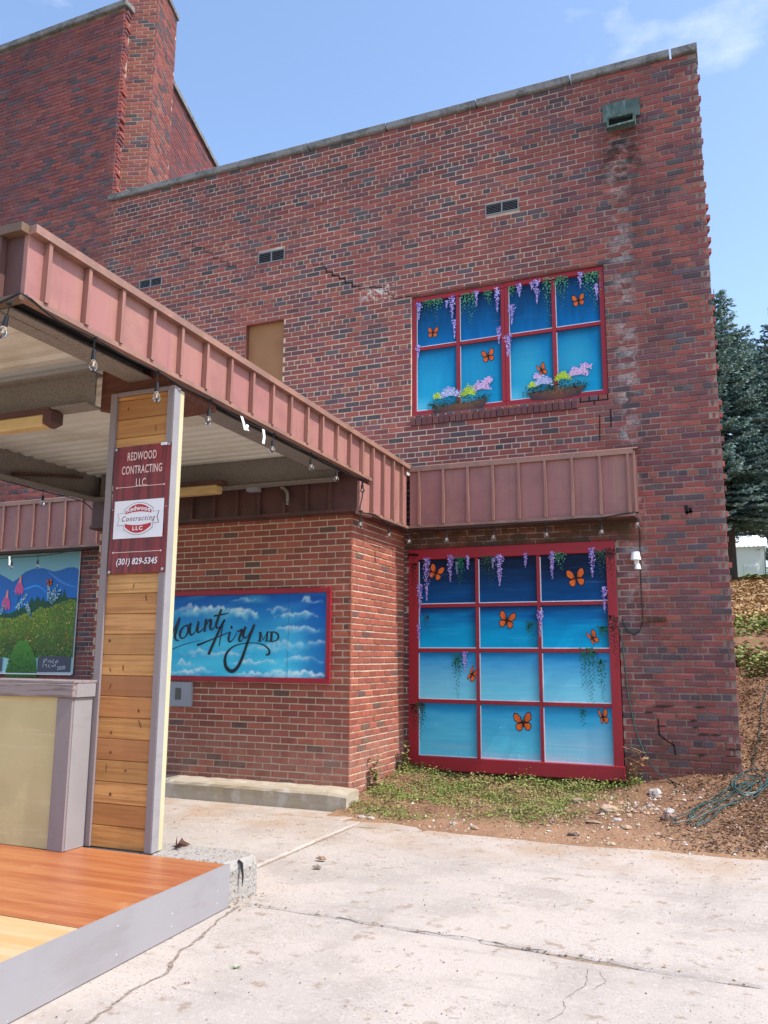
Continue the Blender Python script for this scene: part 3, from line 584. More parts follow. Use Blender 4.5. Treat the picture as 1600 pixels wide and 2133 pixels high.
# ================================================================== PAINTED MURALS
K = 1.0
def C(r, g, b): v = lin(r, g, b); return (min(1, v[0]*K*1.05), min(1, v[1]*K*1.06), min(1, v[2]*K*.93))
def paint_sheet(name, parent, x0, x1, z0, z1, y, fn, nx, nz, m='paint', thick=.01):
    q = MB(); P = [[(x0+(x1-x0)*i/nx, y, z0+(z1-z0)*j/nz) for i in range(nx+1)] for j in range(nz+1)]
    CC = [[fn(i/nx, j/nz, P[j][i]) for i in range(nx+1)] for j in range(nz+1)]
    for j in range(nz):
        for i in range(nx): q.face([P[j][i], P[j][i+1], P[j+1][i+1], P[j+1][i]], (CC[j][i], CC[j][i+1], CC[j+1][i+1], CC[j+1][i]))
    return q.build(name, M[m], parent)
WIS = [C(150, 124, 206), C(172, 154, 226), C(116, 90, 180), C(200, 184, 240), C(96, 78, 150)]
def wisteria(parent, x, z, l, w, y, n=None, tilt=0.):
    q = MB(); n = n or int(50+l*w*3800)
    for k in range(n):
        w2 = w*1.08; t = R.random()**1.25; hw = w2*.5*max(.10, (1-t)**.8)*(.75 if t < .08 else 1); px = x+R.gauss(0, .45)*hw+tilt*t*l; pz = z-t*l; s = R.uniform(.0065, .012)*(1.15-.4*t); a = R.random()*pi; yy = y-R.uniform(0, .0012)
        q.face([(px+s*cos(a+i*pi/2)*(1 if i % 2 else .65), yy, pz+s*sin(a+i*pi/2)*(1 if i % 2 else .65)) for i in range(4)], jit(R.choice(WIS), .15))
    q.build('painted_wisteria', M['paintf'], parent)
def vine(parent, x, z, l, w, y, cols, ns=3, size=.02):
    q = MB()
    for s in range(ns):
        sx = x+(s-(ns-1)/2)*w*.33*(1 if ns > 1 else 0); sl = l*(1.1 if s == ns//2 else R.uniform(.5, .9)); st = .021; n = int(sl/st)
        for k in range(n):
            t = k/n; px = sx+.008*sin(k*.9+s)+R.uniform(-.006, .006)+(.01 if k % 2 else -.01)*(1-t*.7); pz = z-k*st; g = size*(1.1-.6*t); a = (-.6 if k % 2 else -2.5)+R.uniform(-.5, .5)
            d = (cos(a), sin(a)); e = (-d[1], d[0])
            q.face([(px, y, pz), (px+d[0]*g*.6+e[0]*g*.5, y, pz+d[1]*g*.6+e[1]*g*.5), (px+d[0]*g*1.5, y, pz+d[1]*g*1.5), (px+d[0]*g*.6-e[0]*g*.5, y, pz+d[1]*g*.6-e[1]*g*.5)], jit(R.choice(cols), .2))
        # crown of leaves at the top
    for k in range(int(24*w/.1)):
        px = x+R.uniform(-.5, .5)*w; pz = z-R.random()**1.6*l*.28; g = size*.9; a = R.uniform(-2.6, -.5); d = (cos(a), sin(a)); e = (-d[1], d[0])
        q.face([(px, y-.0006, pz), (px+d[0]*g*.6+e[0]*g*.5, y-.0006, pz+d[1]*g*.6+e[1]*g*.5), (px+d[0]*g*1.4, y-.0006, pz+d[1]*g*1.4), (px+d[0]*g*.6-e[0]*g*.5, y-.0006, pz+d[1]*g*.6-e[1]*g*.5)], jit(R.choice(cols), .2))
    q.build('painted_vine', M['paintf'], parent)
ORG = C(225, 100, 35); BLK = C(30, 22, 26)
def butterfly(parent, x, z, s, rot, y, folded=False):
    q = MB(); s *= 1.02
    up = [(.02, .02), (.10, .34), (.26, .54), (.46, .60), (.53, .42), (.50, .16), (.28, -.03)]; lo = [(.02, .03), (.28, .0), (.46, -.08), (.44, -.30), (.30, -.46), (.12, -.42), (.02, -.18)]
    if folded: up = [(p[0]*.8, p[1]) for p in up]; lo = [(p[0]*.8, p[1]) for p in lo]
    cr, sr = cos(rot), sin(rot)
    def T(p, d): return (x+s*(p[0]*cr-p[1]*sr), y-d, z+s*(p[0]*sr+p[1]*cr))
    for sd in (1, -1):
        k = sd if not folded else (1 if sd == 1 else -.55)
        for W_ in (up, lo):
            q.poly([T((p[0]*k, p[1]), .0006) for p in W_], BLK); cx = sum(p[0] for p in W_)/7; cz = sum(p[1] for p in W_)/7; inn = [(cx+(p[0]-cx)*.80, cz+(p[1]-cz)*.80) for p in W_]
            q.poly([T((p[0]*k, p[1]), .0012) for p in inn], jit(ORG, .1))
            for p in inn[1:-1:1]:
                dx, dz = p[0]-.03, p[1]; l = sqrt(dx*dx+dz*dz); nx, nz_ = -dz/l*.008, dx/l*.008
                q.face([T(((.03-nx)*k, -nz_), .0016), (T(((p[0]-nx*.6)*k, p[1]-nz_*.6), .0016)), T(((p[0]+nx*.6)*k, p[1]+nz_*.6), .0016), T(((.03+nx)*k, nz_), .0016)], BLK)
    q.poly([T(p, .0022) for p in ((-.03, -.25), (.03, -.25), (.035, .1), (0, .2), (-.035, .1))], BLK)
    for sd in (.10, -.10): q.face([T((0, .18), .0018), T((sd*.8, .36), .0018), T((sd, .36), .0018), T((.015, .18), .0018)], BLK)
    q.build('painted_butterfly', M['paintf'], parent)
DG = [C(70, 128, 100), C(48, 100, 80), C(92, 150, 116)]; DK = [C(40, 70, 62), C(52, 84, 72)]; BG = [C(20, 96, 78), C(24, 110, 92), C(34, 80, 70)]; VD = [C(62, 26, 28), C(52, 32, 30)]

# ---- tall twelve-pane mural
low = thing('mural_window', 'tall red-framed board painted as a twelve-pane window, standing above the weeds', 'mural', (-2.35, -.01, .22), 'painted window murals')
X0, X1, ZB, ZTP = -3.562, -1.145, .30, 2.765
YB = -.012
gx = [(-3.441, -2.738), (-2.700, -2.018), (-1.981, -1.247)]; gz = [(.376, .967), (1.011, 1.546), (1.592, 2.065), (2.107, 2.632)]
ROW = [((96, 196, 232), (30, 148, 208)), ((112, 204, 238), (4, 138, 212)), ((0, 164, 222), (6, 80, 154)), ((0, 76, 142), (14, 13, 27))]
for j, (za, zb) in enumerate(gz):
    for i, (xa, xb) in enumerate(gx):
        lo, hi = ROW[j]
        def fn(u, v, p, lo=lo, hi=hi, i=i, j=j):
            n1 = noise.noise((p[0]*1.5, p[2]*9, i*3.+j)); n2 = noise.noise((p[0]*5, p[2]*34, 7.+i))
            t = min(1, max(0, v+.24*n1+.15*n2)); c = mixc(C(*lo), C(*hi), t**1.15 if j < 3 else t**.9)
            if j == 0: c = mixc(c, C(205, 205, 222), max(0, .55*(i*.5)-v*.7+.35*n1)*.9)
            if j == 1: c = mixc(c, C(160, 214, 236), max(0, .5*n1+.2)*(1-v))
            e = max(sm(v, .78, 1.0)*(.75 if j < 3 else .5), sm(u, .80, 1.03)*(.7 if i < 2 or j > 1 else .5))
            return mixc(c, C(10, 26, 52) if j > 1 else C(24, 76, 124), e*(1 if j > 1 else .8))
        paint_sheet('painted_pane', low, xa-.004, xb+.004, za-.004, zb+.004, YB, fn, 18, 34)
        q = MB(); q.box(xa, xa+.011, YB-.002, YB-.0005, za, zb-.02*R.random()); q.box(xa+.011, xb, YB-.002, YB-.0005, za, za+.010); q.build('highlight_line', M['white_line'], low)
box('backing_board', M['red'], low, X0+.01, X1-.01, YB+.004, .03, ZB-.02, ZTP-.005)
def board(par, n, *b): return bevel_box(n, M['red'], par, *b, .004)
board(low, 'frame_board', X0, -3.445, -.034, YB-.0005, ZB+.04, 2.645); board(low, 'frame_board', -1.243, X1, -.034, YB-.0005, ZB+.04, 2.635)
board(low, 'frame_board', X0, X1, -.036, YB-.0005, 2.637, ZTP); board(low, 'bottom_board', -3.572, -1.133, -.06, .0, .225, .372)
for (a, b) in ((-2.738, -2.700), (-2.018, -1.981)): board(low, 'glazing_bar', a+.002, b-.002, -.026, YB-.0005, .374, 2.636)
for (a, b) in ((.969, 1.009), (1.548, 1.59), (2.067, 2.105)):
    for (xa, xb) in gx: board(low, 'glazing_bar', xa-.001, xb+.001, -.024, YB-.0005, a, b)
yf = YB-.004; yq = -.0375
for x, z, l, w in [(-3.332, 2.654, .502, .118), (-3.038, 2.68, .314, .097), (-2.96, 2.60, .15, .04), (-2.821, 2.662, .156, .057), (-2.442, 2.664, .36, .111), (-2.52, 2.62, .12, .05), (-2.14, 2.661, .161, .054), (-1.837, 2.666, .317, .079), (-1.395, 2.691, .329, .084)]: wisteria(low, x, z, l, w, yq if z > 2.6 else yf)
for x, z, l, w in [(-3.418, 2.339, .37, .079), (-3.432, 1.859, .2, .059), (-1.987, 2.012, .294, .079), (-1.277, 2.256, .288, .067), (-2.867, 1.552, .23, .075)]: wisteria(low, x, z, l, w, yq)
for x, z, l, w, cs, ns in [(-2.922, 2.647, .385, .095, BG, 3), (-2.572, 2.651, .361, .13, DK, 4), (-1.75, 2.653, .193, .105, DG, 4), (-1.295, 2.669, .31, .101, DK, 3), (-2.962, 1.525, .476, .113, BG, 3), (-2.114, 1.892, .277, .071, BG, 2), (-1.467, 1.599, .581, .133, BG, 4), (-1.339, 1.483, .429, .082, BG, 2), (-1.309, 1.833, .184, .082, BG, 3), (-3.415, .968, .388, .097, DK, 3), (-1.548, .951, .18, .025, BG, 1), (-3.334, 1.996, .201, .029, DK, 1)]:
    vine(low, x, z, l, w, yf-.022, cs, ns)
for x, z, l, w in [(-3.50, 2.60, .5, .05), (-1.20, 2.68, .4, .10), (-1.19, 1.95, .55, .10), (-3.50, 2.72, .1, .12), (-3.50, .95, .3, .08)]: vine(low, x, z, l, w, -.0385, VD, 2)
for x, z, s, r, f in [(-3.224, 2.473, .17, -.35, 0), (-1.577, 2.359, .19, .15, 0), (-2.373, 1.903, .18, -.2, 0), (-1.422, 1.70, .15, .5, 1), (-2.796, 1.297, .16, -.5, 1), (-2.21, .78, .19, .1, 0), (-1.345, .867, .15, .2, 1)]: butterfly(low, x, z, s, r, yf-.001, f)
q = MB()
for k in range(16):
    x = R.choice([-3.1, -2.35, -1.6])+R.uniform(-.2, .2); z = R.choice([.42, .72, 1.02, 1.2]); q.tube([(x, YB, z), (x, YB-.004, z)], .007, 6, C(150, 200, 226))
q.build('nail_head', M['paintf'], low, kind='stuff')

# ---- upper eight-pane mural
upm = thing('mural_window', 'upper red-framed mural of eight panes with painted flower planters, set in the brick wall above the awning', 'mural', (-2.35, .06, 4.44), 'painted window murals')
YU = .055
ux = [(-3.490, -2.962), (-2.917, -2.392), (-2.295, -1.772), (-1.727, -1.213)]; uz = [(4.512, 5.296), (5.346, 5.94)]
for j, (za, zb) in enumerate(uz):
    for i, (xa, xb) in enumerate(ux):
        def fn(u, v, p, i=i, j=j):
            n1 = noise.noise((p[0]*3, p[2]*2.2, i*3.+j)); n2 = noise.noise((p[0]*22, p[2]*4, 7.+i)); t = min(1, max(0, v+.18*n1+.18*n2))
            if j: c = mixc(C(4, 106, 178), C(10, 40, 76), t**.8)
            else:
                c = mixc(C(16, 150, 206), C(16, 112, 172), t); c = mixc(c, C(60, 170, 205), max(0, 1-((u-.4)/.5)**2-((v-.5)/.5)**2)*(.55 if i > 1 else .25)); c = mixc(c, C(110, 205, 232), (1-sm(v, 0, .3))*(1-sm(u, 0, .6))*.6)
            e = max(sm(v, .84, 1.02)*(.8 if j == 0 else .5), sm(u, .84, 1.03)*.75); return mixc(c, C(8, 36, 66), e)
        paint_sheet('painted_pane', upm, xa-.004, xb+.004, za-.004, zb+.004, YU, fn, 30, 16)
        q = MB(); q.box(xa, xa+.010, YU-.0022, YU-.0005, za, zb-.01); q.box(xa+.01, xb, YU-.0022, YU-.0005, za, za+.009); q.build('highlight_line', M['white_line'], upm)
box('backing_board', M['red'], upm, -3.535, -1.16, YU+.004, .10, 4.45, 6.0)
board(upm, 'frame_board', -3.54, -3.494, .03, YU-.0005, 4.50, 5.95); board(upm, 'frame_board', -1.209, -1.157, .03, YU-.0005, 4.50, 5.95)
board(upm, 'frame_board', -3.54, -2.345, .03, YU-.0005, 5.945, 6.005); board(upm, 'frame_board', -2.341, -1.157, .03, YU-.0005, 5.952, 6.012)
board(upm, 'frame_board', -3.54, -2.345, .03, YU-.0005, 4.442, 4.506); board(upm, 'frame_board', -2.341, -1.157, .03, YU-.0005, 4.448, 4.508)
board(upm, 'glazing_bar', -2.388, -2.345, .032, YU-.0005, 4.508, 5.943); board(upm, 'glazing_bar', -2.341, -2.298, .032, YU-.0005, 4.51, 5.95)
for a, b in ((-2.96, -2.919), (-1.770, -1.729)): board(upm, 'glazing_bar', a, b, .037, YU-.0005, 4.51, 5.942)
for (xa, xb) in ux: board(upm, 'glazing_bar', xa-.001, xb+.001, .039, YU-.0005, 5.30, 5.342)
yf = YU-.004; yq = .0285
for x, z, l, w in [(-3.453, 5.937, .233, .079), (-3.009, 5.95, .287, .104), (-3.08, 5.9, .10, .05), (-2.983, 5.63, .246, .066), (-3.463, 5.368, .191, .068), (-2.693, 5.963, .208, .065), (-2.432, 5.965, .318, .091), (-2.417, 5.458, .221, .071), (-2.308, 5.33, .274, .106), (-2.256, 5.71, .258, .106), (-2.153, 5.963, .167, .089), (-1.94, 5.981, .312, .104), (-2.0, 5.96, .1, .05), (-1.424, 5.98, .198, .084), (-1.238, 5.802, .196, .074)]: wisteria(upm, x, z, l, w, yq)
for x, z, l, w in [(-3.268, 5.955, .29, .231), (-2.792, 5.961, .417, .149), (-2.542, 5.946, .207, .091), (-2.251, 5.952, .149, .071), (-1.818, 5.987, .583, .087), (-1.654, 5.976, .381, .119), (-1.29, 5.965, .447, .164)]: vine(upm, x, z, l, w, yq+.0005, DG, 4 if w > .1 else 2)
for x, z, s, r, f in [(-3.273, 5.512, .13, -.1, 0), (-2.56, 5.105, .15, .15, 0), (-1.914, 4.837, .15, .4, 1), (-1.455, 5.638, .14, .1, 0)]: butterfly(upm, x, z, s, r, yf-.001, f)
def planter(bowl, fl):
    q = MB(); zt_ = [p[1] for p in bowl[:3]]
    top = catmull([(*p,) for p in bowl[:3]], 8); bot = catmull([(*p,) for p in bowl[3:]], 8)[::-1]
    for i in range(len(top)-1):
        t = i/(len(top)-1); ca = mixc(C(128, 74, 58), C(60, 46, 62), min(1, abs(t-.5)*1.7)); cb_ = mixc(C(88, 52, 44), C(38, 34, 52), min(1, abs(t-.5)*1.9))
        q.face([(bot[i][0], yq-.001, bot[i][1]), (bot[i+1][0], yq-.001, bot[i+1][1]), (top[i+1][0], yq-.001, top[i+1][1]), (top[i][0], yq-.001, top[i][1])], (cb_, cb_, ca, ca))
    q.build('painted_planter', M['paintf'], upm)
    q = MB()
    for i in range(420):
        t = R.random(); p = top[int(t*(len(top)-1))]; px = p[0]+R.uniform(-.06, .06); pz = p[1]+R.gauss(.015, .035); a = R.uniform(-2.6, -.4) if R.random() < .5 else R.uniform(.2, 2.9); g = R.uniform(.012, .035); d = (cos(a), sin(a)); e = (-d[1]*.2, d[0]*.2)
        q.face([(px, yq-.002, pz), (px+(d[0]*.5+e[0])*g, yq-.002, pz+(d[1]*.5+e[1])*g), (px+d[0]*g, yq-.002, pz+d[1]*g), (px+(d[0]*.5-e[0])*g, yq-.002, pz+(d[1]*.5-e[1])*g)], jit(R.choice([C(52, 76, 50), C(70, 100, 66), C(34, 52, 44)]), .2))
    q.build('painted_leaves', M['paintf'], upm)
    for x, z, w, h, cs in fl:
        q = MB()
        for i in range(int(w*h*26000)+60):
            a = R.random()*2*pi; r = R.random()**.6*(1+.35*noise.noise((cos(a)*2+x*9, sin(a)*2, z)))+(R.random() < .12)*R.uniform(0, .3); px = x+cos(a)*r*w; pz = z+abs(sin(a))*r*h*1.05-.3*h*(sin(a) < 0)*r; s = R.uniform(.005, .0105); b = R.random()*pi
            q.face([(px+s*cos(b+k*pi/2), yq-.0026-R.random()*.001, pz+s*sin(b+k*pi/2)) for k in range(4)], jit(R.choice(cs), .15))
        q.build('painted_flowers', M['paintf'], upm)
YE = [C(196, 214, 60), C(170, 196, 50), C(128, 158, 44)]; LV = [C(168, 170, 220), C(140, 146, 205), C(198, 200, 236)]; PK = [C(200, 160, 214), C(178, 132, 200), C(224, 190, 226)]
planter([(-3.283, 4.544), (-2.918, 4.548), (-2.563, 4.571), (-2.628, 4.452), (-2.92, 4.421), (-3.236, 4.441)], [(-3.216, 4.65, .055, .055, YE), (-3.047, 4.66, .12, .10, LV), (-2.807, 4.65, .10, .095, YE), (-2.64, 4.70, .10, .10, PK), (-2.56, 4.77, .06, .06, PK)])
planter([(-2.087, 4.577), (-1.737, 4.588), (-1.396, 4.59), (-1.482, 4.479), (-1.758, 4.459), (-2.038, 4.483)], [(-2.025, 4.65, .05, .055, YE), (-1.90, 4.67, .11, .10, LV), (-1.96, 4.75, .05, .05, PK), (-1.658, 4.70, .09, .09, YE), (-1.48, 4.73, .11, .10, PK), (-1.40, 4.80, .06, .06, PK)])

# ---- cloud sign on the entry wall
K = 1.15
sky_s = thing('welcome_sign', 'red-framed blue cloud painting with black brush lettering on the orange entry wall', 'sign', (-4.9, -1.53, 1.21))
SX0, SX1, SZ0, SZ1, SY = -6.15, -3.885, 1.265, 2.155, -1.538
def cloudfn(u, v, p):
    x, z = p[0], p[2]; t = v
    c = mixc(C(60, 178, 220), C(0, 92, 176), sm(t, .15, 1.)); c = mixc(c, C(0, 66, 158), sm(u, .72, 1.)*.75); c = mixc(c, C(0, 62, 140), sm(t, .78, 1.)*.6)
    b1 = noise.noise((x*2.2, z*9, 4.)); c = mixc(c, C(90, 196, 226), max(0, b1)*.7*(1-u*.5)); c = mixc(c, C(10, 110, 185), max(0, -b1)*.5)
    wx = .05*noise.fractal((x*9, z*11, 8.), 1., 2., 4); wz = .03*noise.fractal((x*9, z*11, 18.), 1., 2., 4)
    for (cx, cz, cw, chh, a) in CLOUDS:
        dx = (x+wx-cx)/cw; dz = (z+wz-cz)/chh
        if abs(dx) > 1.5 or dz < -1.4 or dz > 2.2: continue
        lim = sqrt(max(0, 1-dx*dx*.8))*(.45+.9*abs(noise.noise((x*11+cx*5, 3., cz*7)))+.35*noise.noise((x*5+cx*9, 1., 2.)))
        k = sm(lim-dz, -.05, .3)*sm(dz+.5*noise.noise((x*14, z*10, 3.)), -.8, .5)*a
        sh = sm(dz-lim*.4+noise.fractal((x*16, z*18, 2.), 1., 2., 3)*.5, -.6, .5); c = mixc(c, mixc(C(120, 192, 222), C(214, 224, 232), sh), max(0, min(1, k*.95)))
    return c
CLOUDS = [(-5.55, 2.00, .22, .09, .55), (-5.35, 1.98, .26, .10, .8), (-4.95, 1.95, .12, .08, .85), (-4.85, 1.93, .10, .06, .85), (-4.46, 1.99, .09, .075, .7), (-4.25, 1.92, .17, .05, .75), (-4.06, 2.07, .10, .05, .7), (-4.9, 2.09, .13, .03, .4), (-4.25, 1.77, .22, .06, .65), (-4.4, 1.60, .20, .09, .45), (-5.2, 1.50, .26, .06, .6), (-5.5, 1.52, .14, .06, .6), (-4.75, 1.42, .26, .05, .7), (-5.65, 1.40, .10, .07, .85), (-5.42, 1.33, .12, .05, .85), (-5.7, 1.29, .18, .06, .9), (-4.78, 1.29, .20, .05, .85), (-4.4, 1.30, .16, .12, .95), (-4.18, 1.29, .28, .06, .9), (-4.2, 1.46, .18, .06, .55), (-4.0, 1.62, .14, .05, .5), (-4.65, 1.56, .3, .07, .35), (-5.9, 1.7, .2, .06, .5)]
for xa, xb, yy in ((SX0, -4.345, SY), (-4.341, SX1, SY-.003)):
    q = paint_sheet('painted_panel', sky_s, xa, xb, SZ0-.004, SZ1+.004, yy, lambda u, v, p: cloudfn((p[0]-SX0)/(SX1-SX0), v, p), int((xb-xa)*90), 80, 'paintf')
box('backing_board', M['red'], sky_s, SX0-.03, SX1+.03, SY+.004, -1.507, SZ0-.03, SZ1+.03)
for n_, b in (('frame_board', (SX0-.05, SX1+.042, SY-.022, SY+.003, SZ1-.004, SZ1+.05)), ('frame_board', (SX0-.05, SX1+.042, SY-.022, SY+.003, SZ0-.05, SZ0+.004)), ('frame_board', (SX1-.004, SX1+.042, SY-.022, SY+.003, SZ0+.0045, SZ1-.0045)), ('frame_board', (SX0-.05, SX0, SY-.022, SY+.003, SZ0+.0045, SZ1-.0045))): bevel_box(n_, M['red'], sky_s, *b, .004)
def stroke(parent, pts, wd, y, m, name='brush_stroke', sm_=True):
    P = catmull([(*p,) for p in pts], 7) if sm_ else pts; n = len(P); Wd = wd if isinstance(wd, (list, tuple)) else (wd, wd); q = MB(); L = []
    for i, p in enumerate(P):
        a = P[max(i-1, 0)]; b = P[min(i+1, n-1)]; dx, dz = b[0]-a[0], b[1]-a[1]; l = sqrt(dx*dx+dz*dz) or 1
        t = i/(n-1)*(len(Wd)-1); k = min(int(t), len(Wd)-2); w = (Wd[k]+(Wd[k+1]-Wd[k])*(t-k))/2
        L.append(((p[0]-dz/l*w, y, p[1]+dx/l*w), (p[0]+dz/l*w, y, p[1]-dx/l*w)))
    for (a, b), (c, d) in zip(L, L[1:]): q.face([b, d, c, a])
    q.build(name, m, parent)
def letter(name, strokes):
    root = None
    q = MB()
    for pts, wd in strokes:
        P = catmull([(*p,) for p in pts], 7); n = len(P); Wd = wd if isinstance(wd, (list, tuple)) else (wd, wd); L = []
        for i, p in enumerate(P):
            a = P[max(i-1, 0)]; b = P[min(i+1, n-1)]; dx, dz = b[0]-a[0], b[1]-a[1]; l = sqrt(dx*dx+dz*dz) or 1
            t = i/(n-1)*(len(Wd)-1); k = min(int(t), len(Wd)-2); w = (Wd[k]+(Wd[k+1]-Wd[k])*(t-k))/2*1.3+.001
            L.append(((p[0]-dz/l*w, SY-.0058-.0002*len(q.f)/100, p[1]+dx/l*w), (p[0]+dz/l*w, SY-.0058-.0002*len(q.f)/100, p[1]-dx/l*w)))
        for (a, b), (c, d) in zip(L, L[1:]): q.face([b, d, c, a])
    q.build(name, M['ink'], sky_s)
letter('painted_letter', [([(-5.986, 1.658), (-5.929, 1.905), (-5.86, 1.728), (-5.74, 1.915)], (.012, .02, .012, .01)), ([(-5.74, 1.915), (-5.76, 1.845), (-5.784, 1.763), (-5.794, 1.693), (-5.77, 1.658), (-5.727, 1.652)], (.01, .022, .026, .022, .01, .004))])
letter('painted_letter', [([(-5.631, 1.826), (-5.679, 1.809), (-5.719, 1.763), (-5.728, 1.71), (-5.7, 1.681), (-5.659, 1.692), (-5.626, 1.739), (-5.619, 1.791), (-5.635, 1.82), (-5.589, 1.831)], (.008, .012, .02, .022, .012, .008, .016, .018, .008, .006))])
letter('painted_letter', [([(-5.59, 1.849), (-5.599, 1.762), (-5.575, 1.715), (-5.522, 1.761), (-5.485, 1.865)], (.02, .022, .012, .006, .018)), ([(-5.485, 1.865), (-5.496, 1.761), (-5.465, 1.75), (-5.405, 1.795)], (.02, .02, .01, .004))])
letter('painted_letter', [([(-5.386, 1.893), (-5.403, 1.749)], (.022, .018)), ([(-5.398, 1.795), (-5.353, 1.87), (-5.322, 1.875), (-5.329, 1.8), (-5.307, 1.772), (-5.267, 1.806)], (.005, .01, .022, .02, .01, .005))])
letter('painted_letter', [([(-5.19, 1.998), (-5.224, 1.909), (-5.251, 1.829), (-5.239, 1.792), (-5.199, 1.805), (-5.141, 1.882)], (.018, .022, .022, .014, .006, .006)), ([(-5.287, 1.921), (-5.18, 1.938), (-5.09, 1.951)], (.014, .012, .003))])
letter('painted_letter', [([(-5.141, 1.882), (-5.192, 1.794), (-5.267, 1.646), (-5.335, 1.503)], (.016, .02, .024, .024)), ([(-5.156, 1.856), (-5.182, 1.725), (-5.203, 1.594)], (.005, .008, .006)), ([(-5.486, 1.611), (-5.46, 1.612), (-5.295, 1.669), (-5.068, 1.747)], (.022, .016, .008, .004))])
letter('painted_letter', [([(-5.065, 1.747), (-5.085, 1.679), (-5.07, 1.64), (-5.024, 1.668), (-4.98, 1.741)], (.012, .02, .014, .006, .004)), ([(-5.06, 1.790), (-5.049, 1.796), (-5.038, 1.797)], (.018, .026, .018))])
letter('painted_letter', [([(-4.981, 1.764), (-4.958, 1.752), (-4.914, 1.767), (-4.932, 1.718), (-4.95, 1.662), (-4.929, 1.645), (-4.897, 1.673)], (.008, .008, .022, .02, .018, .01, .004))])
letter('painted_letter', [([(-4.872, 1.803), (-4.899, 1.713), (-4.878, 1.682), (-4.833, 1.712), (-4.762, 1.824)], (.02, .02, .012, .006, .018)), ([(-4.762, 1.824), (-4.837, 1.645), (-4.908, 1.455), (-4.97, 1.354), (-5.035, 1.326), (-5.097, 1.364), (-5.121, 1.442), (-5.098, 1.521), (-5.02, 1.589), (-4.889, 1.623), (-4.744, 1.628), (-4.639, 1.606), (-4.573, 1.557), (-4.571, 1.512), (-4.609, 1.501)], (.02, .022, .026, .028, .03, .03, .026, .018, .01, .006, .005, .008, .014, .018, .008))])
letter('painted_letter', [([(-4.683, 1.738), (-4.689, 1.651)], .018), ([(-4.678, 1.74), (-4.647, 1.656)], .005), ([(-4.647, 1.656), (-4.598, 1.743)], .005), ([(-4.598, 1.743), (-4.604, 1.651)], .014), ([(-4.718, 1.647), (-4.66, 1.647)], .006), ([(-4.627, 1.648), (-4.573, 1.649)], .006), ([(-4.704, 1.74), (-4.67, 1.741)], .006), ([(-4.61, 1.744), (-4.58, 1.745)], .006)])
letter('painted_letter', [([(-4.543, 1.742), (-4.55, 1.649)], .02), ([(-4.579, 1.741), (-4.515, 1.744), (-4.469, 1.717), (-4.464, 1.678), (-4.499, 1.649), (-4.578, 1.644)], (.006, .008, .014, .014, .008, .006))])
stroke(sky_s, [(-5.962, 1.506), (-5.821, 1.559), (-5.668, 1.611), (-5.446, 1.657)], (.004, .008, .007, .003), SY-.006, M['ink'])
ep = thing('electrical_box', 'flat grey metal cover with a dark slot plate on the brick below the cloud painting', 'box', (-5.69, -1.52, .937))
bevel_box('cover', M['grey'], ep, -5.845, -5.545, -1.54, -1.505, .937, 1.204, .004); bevel_box('slot_plate', M['slot'], ep, -5.75, -5.68, -1.548, -1.541, 1.01, 1.135, .002)

K = 1.35
# ---- garden mural on the main wall, seen under the canopy
gm = thing('garden_mural', 'painted landscape board of blue hills, dark firs and flowering bushes behind the counter', 'mural', (-9.9, 0, 1.15))
GY = -.025
def gback(u, v, p): return mixc(C(130, 172, 184), C(100, 140, 156), v)
paint_sheet('painted_panel', gm, -11.8, -8.665, 1.24, 2.96, GY, gback, 10, 10, 'paintf')
box('backing_board', M['white_line'], gm, -11.81, -8.655, GY+.003, -.009, 1.225, 2.965)
def flat(name, pts, c, d, close=None):
    q = MB(); q.poly([(p[0], GY-d, p[1]) for p in pts], c); return q.build(name, M['paintf'], gm)
q = MB(); top = [(-11.8, 2.62), (-11.3, 2.74), (-10.689, 2.531), (-10.438, 2.62), (-10.187, 2.679), (-10.054, 2.627), (-9.914, 2.562), (-9.849, 2.593), (-9.686, 2.701), (-9.517, 2.746), (-9.346, 2.745), (-9.222, 2.713), (-9.135, 2.687), (-9.006, 2.706), (-8.867, 2.738), (-8.749, 2.738), (-8.668, 2.703)]
for a, b in zip(top, top[1:]): q.face([(a[0], GY-.001, 1.7), (b[0], GY-.001, 1.7), (b[0], GY-.001, b[1]), (a[0], GY-.001, a[1])], (C(10, 100, 190), C(10, 100, 190), C(34, 84, 150), C(34, 84, 150)))
q.build('painted_hill', M['paintf'], gm)
stroke(gm, [(-9.904, 2.415), (-9.659, 2.447), (-9.467, 2.488), (-9.366, 2.458), (-9.213, 2.371)], (.004, .03, .02, .004), GY-.002, mat('hill_streak', C(50, 130, 205)), 'painted_ridge')
stroke(gm, [(-9.25, 2.70), (-9.08, 2.59), (-8.9, 2.50), (-8.70, 2.45)], (.01, .03, .03, .01), GY-.002, mat('hill_streak', C(62, 112, 182)), 'painted_ridge')
flat('painted_firs', [(-11.7, 2.0), (-11.7, 2.1), (-10.505, 2.096), (-9.931, 2.089), (-9.751, 2.151), (-9.574, 2.222), (-9.523, 2.323), (-9.467, 2.257), (-9.403, 2.339), (-9.334, 2.254), (-9.30, 2.33), (-9.255, 2.25), (-9.156, 2.278), (-9.02, 2.30), (-8.976, 2.393), (-8.944, 2.30), (-8.91, 2.437), (-8.85, 2.299), (-8.668, 2.296), (-8.668, 2.0)], C(28, 66, 50), .003)
BU = [(-11.7, 1.44), (-11.7, 2.05), (-10.627, 2.032), (-10.114, 2.035), (-9.86, 2.013), (-9.621, 2.084), (-9.427, 2.1), (-9.339, 2.19), (-9.238, 2.143), (-9.03, 2.212), (-8.801, 2.28), (-8.672, 2.269), (-8.668, 1.45)]
flat('painted_bush', BU, C(74, 92, 42), .004)
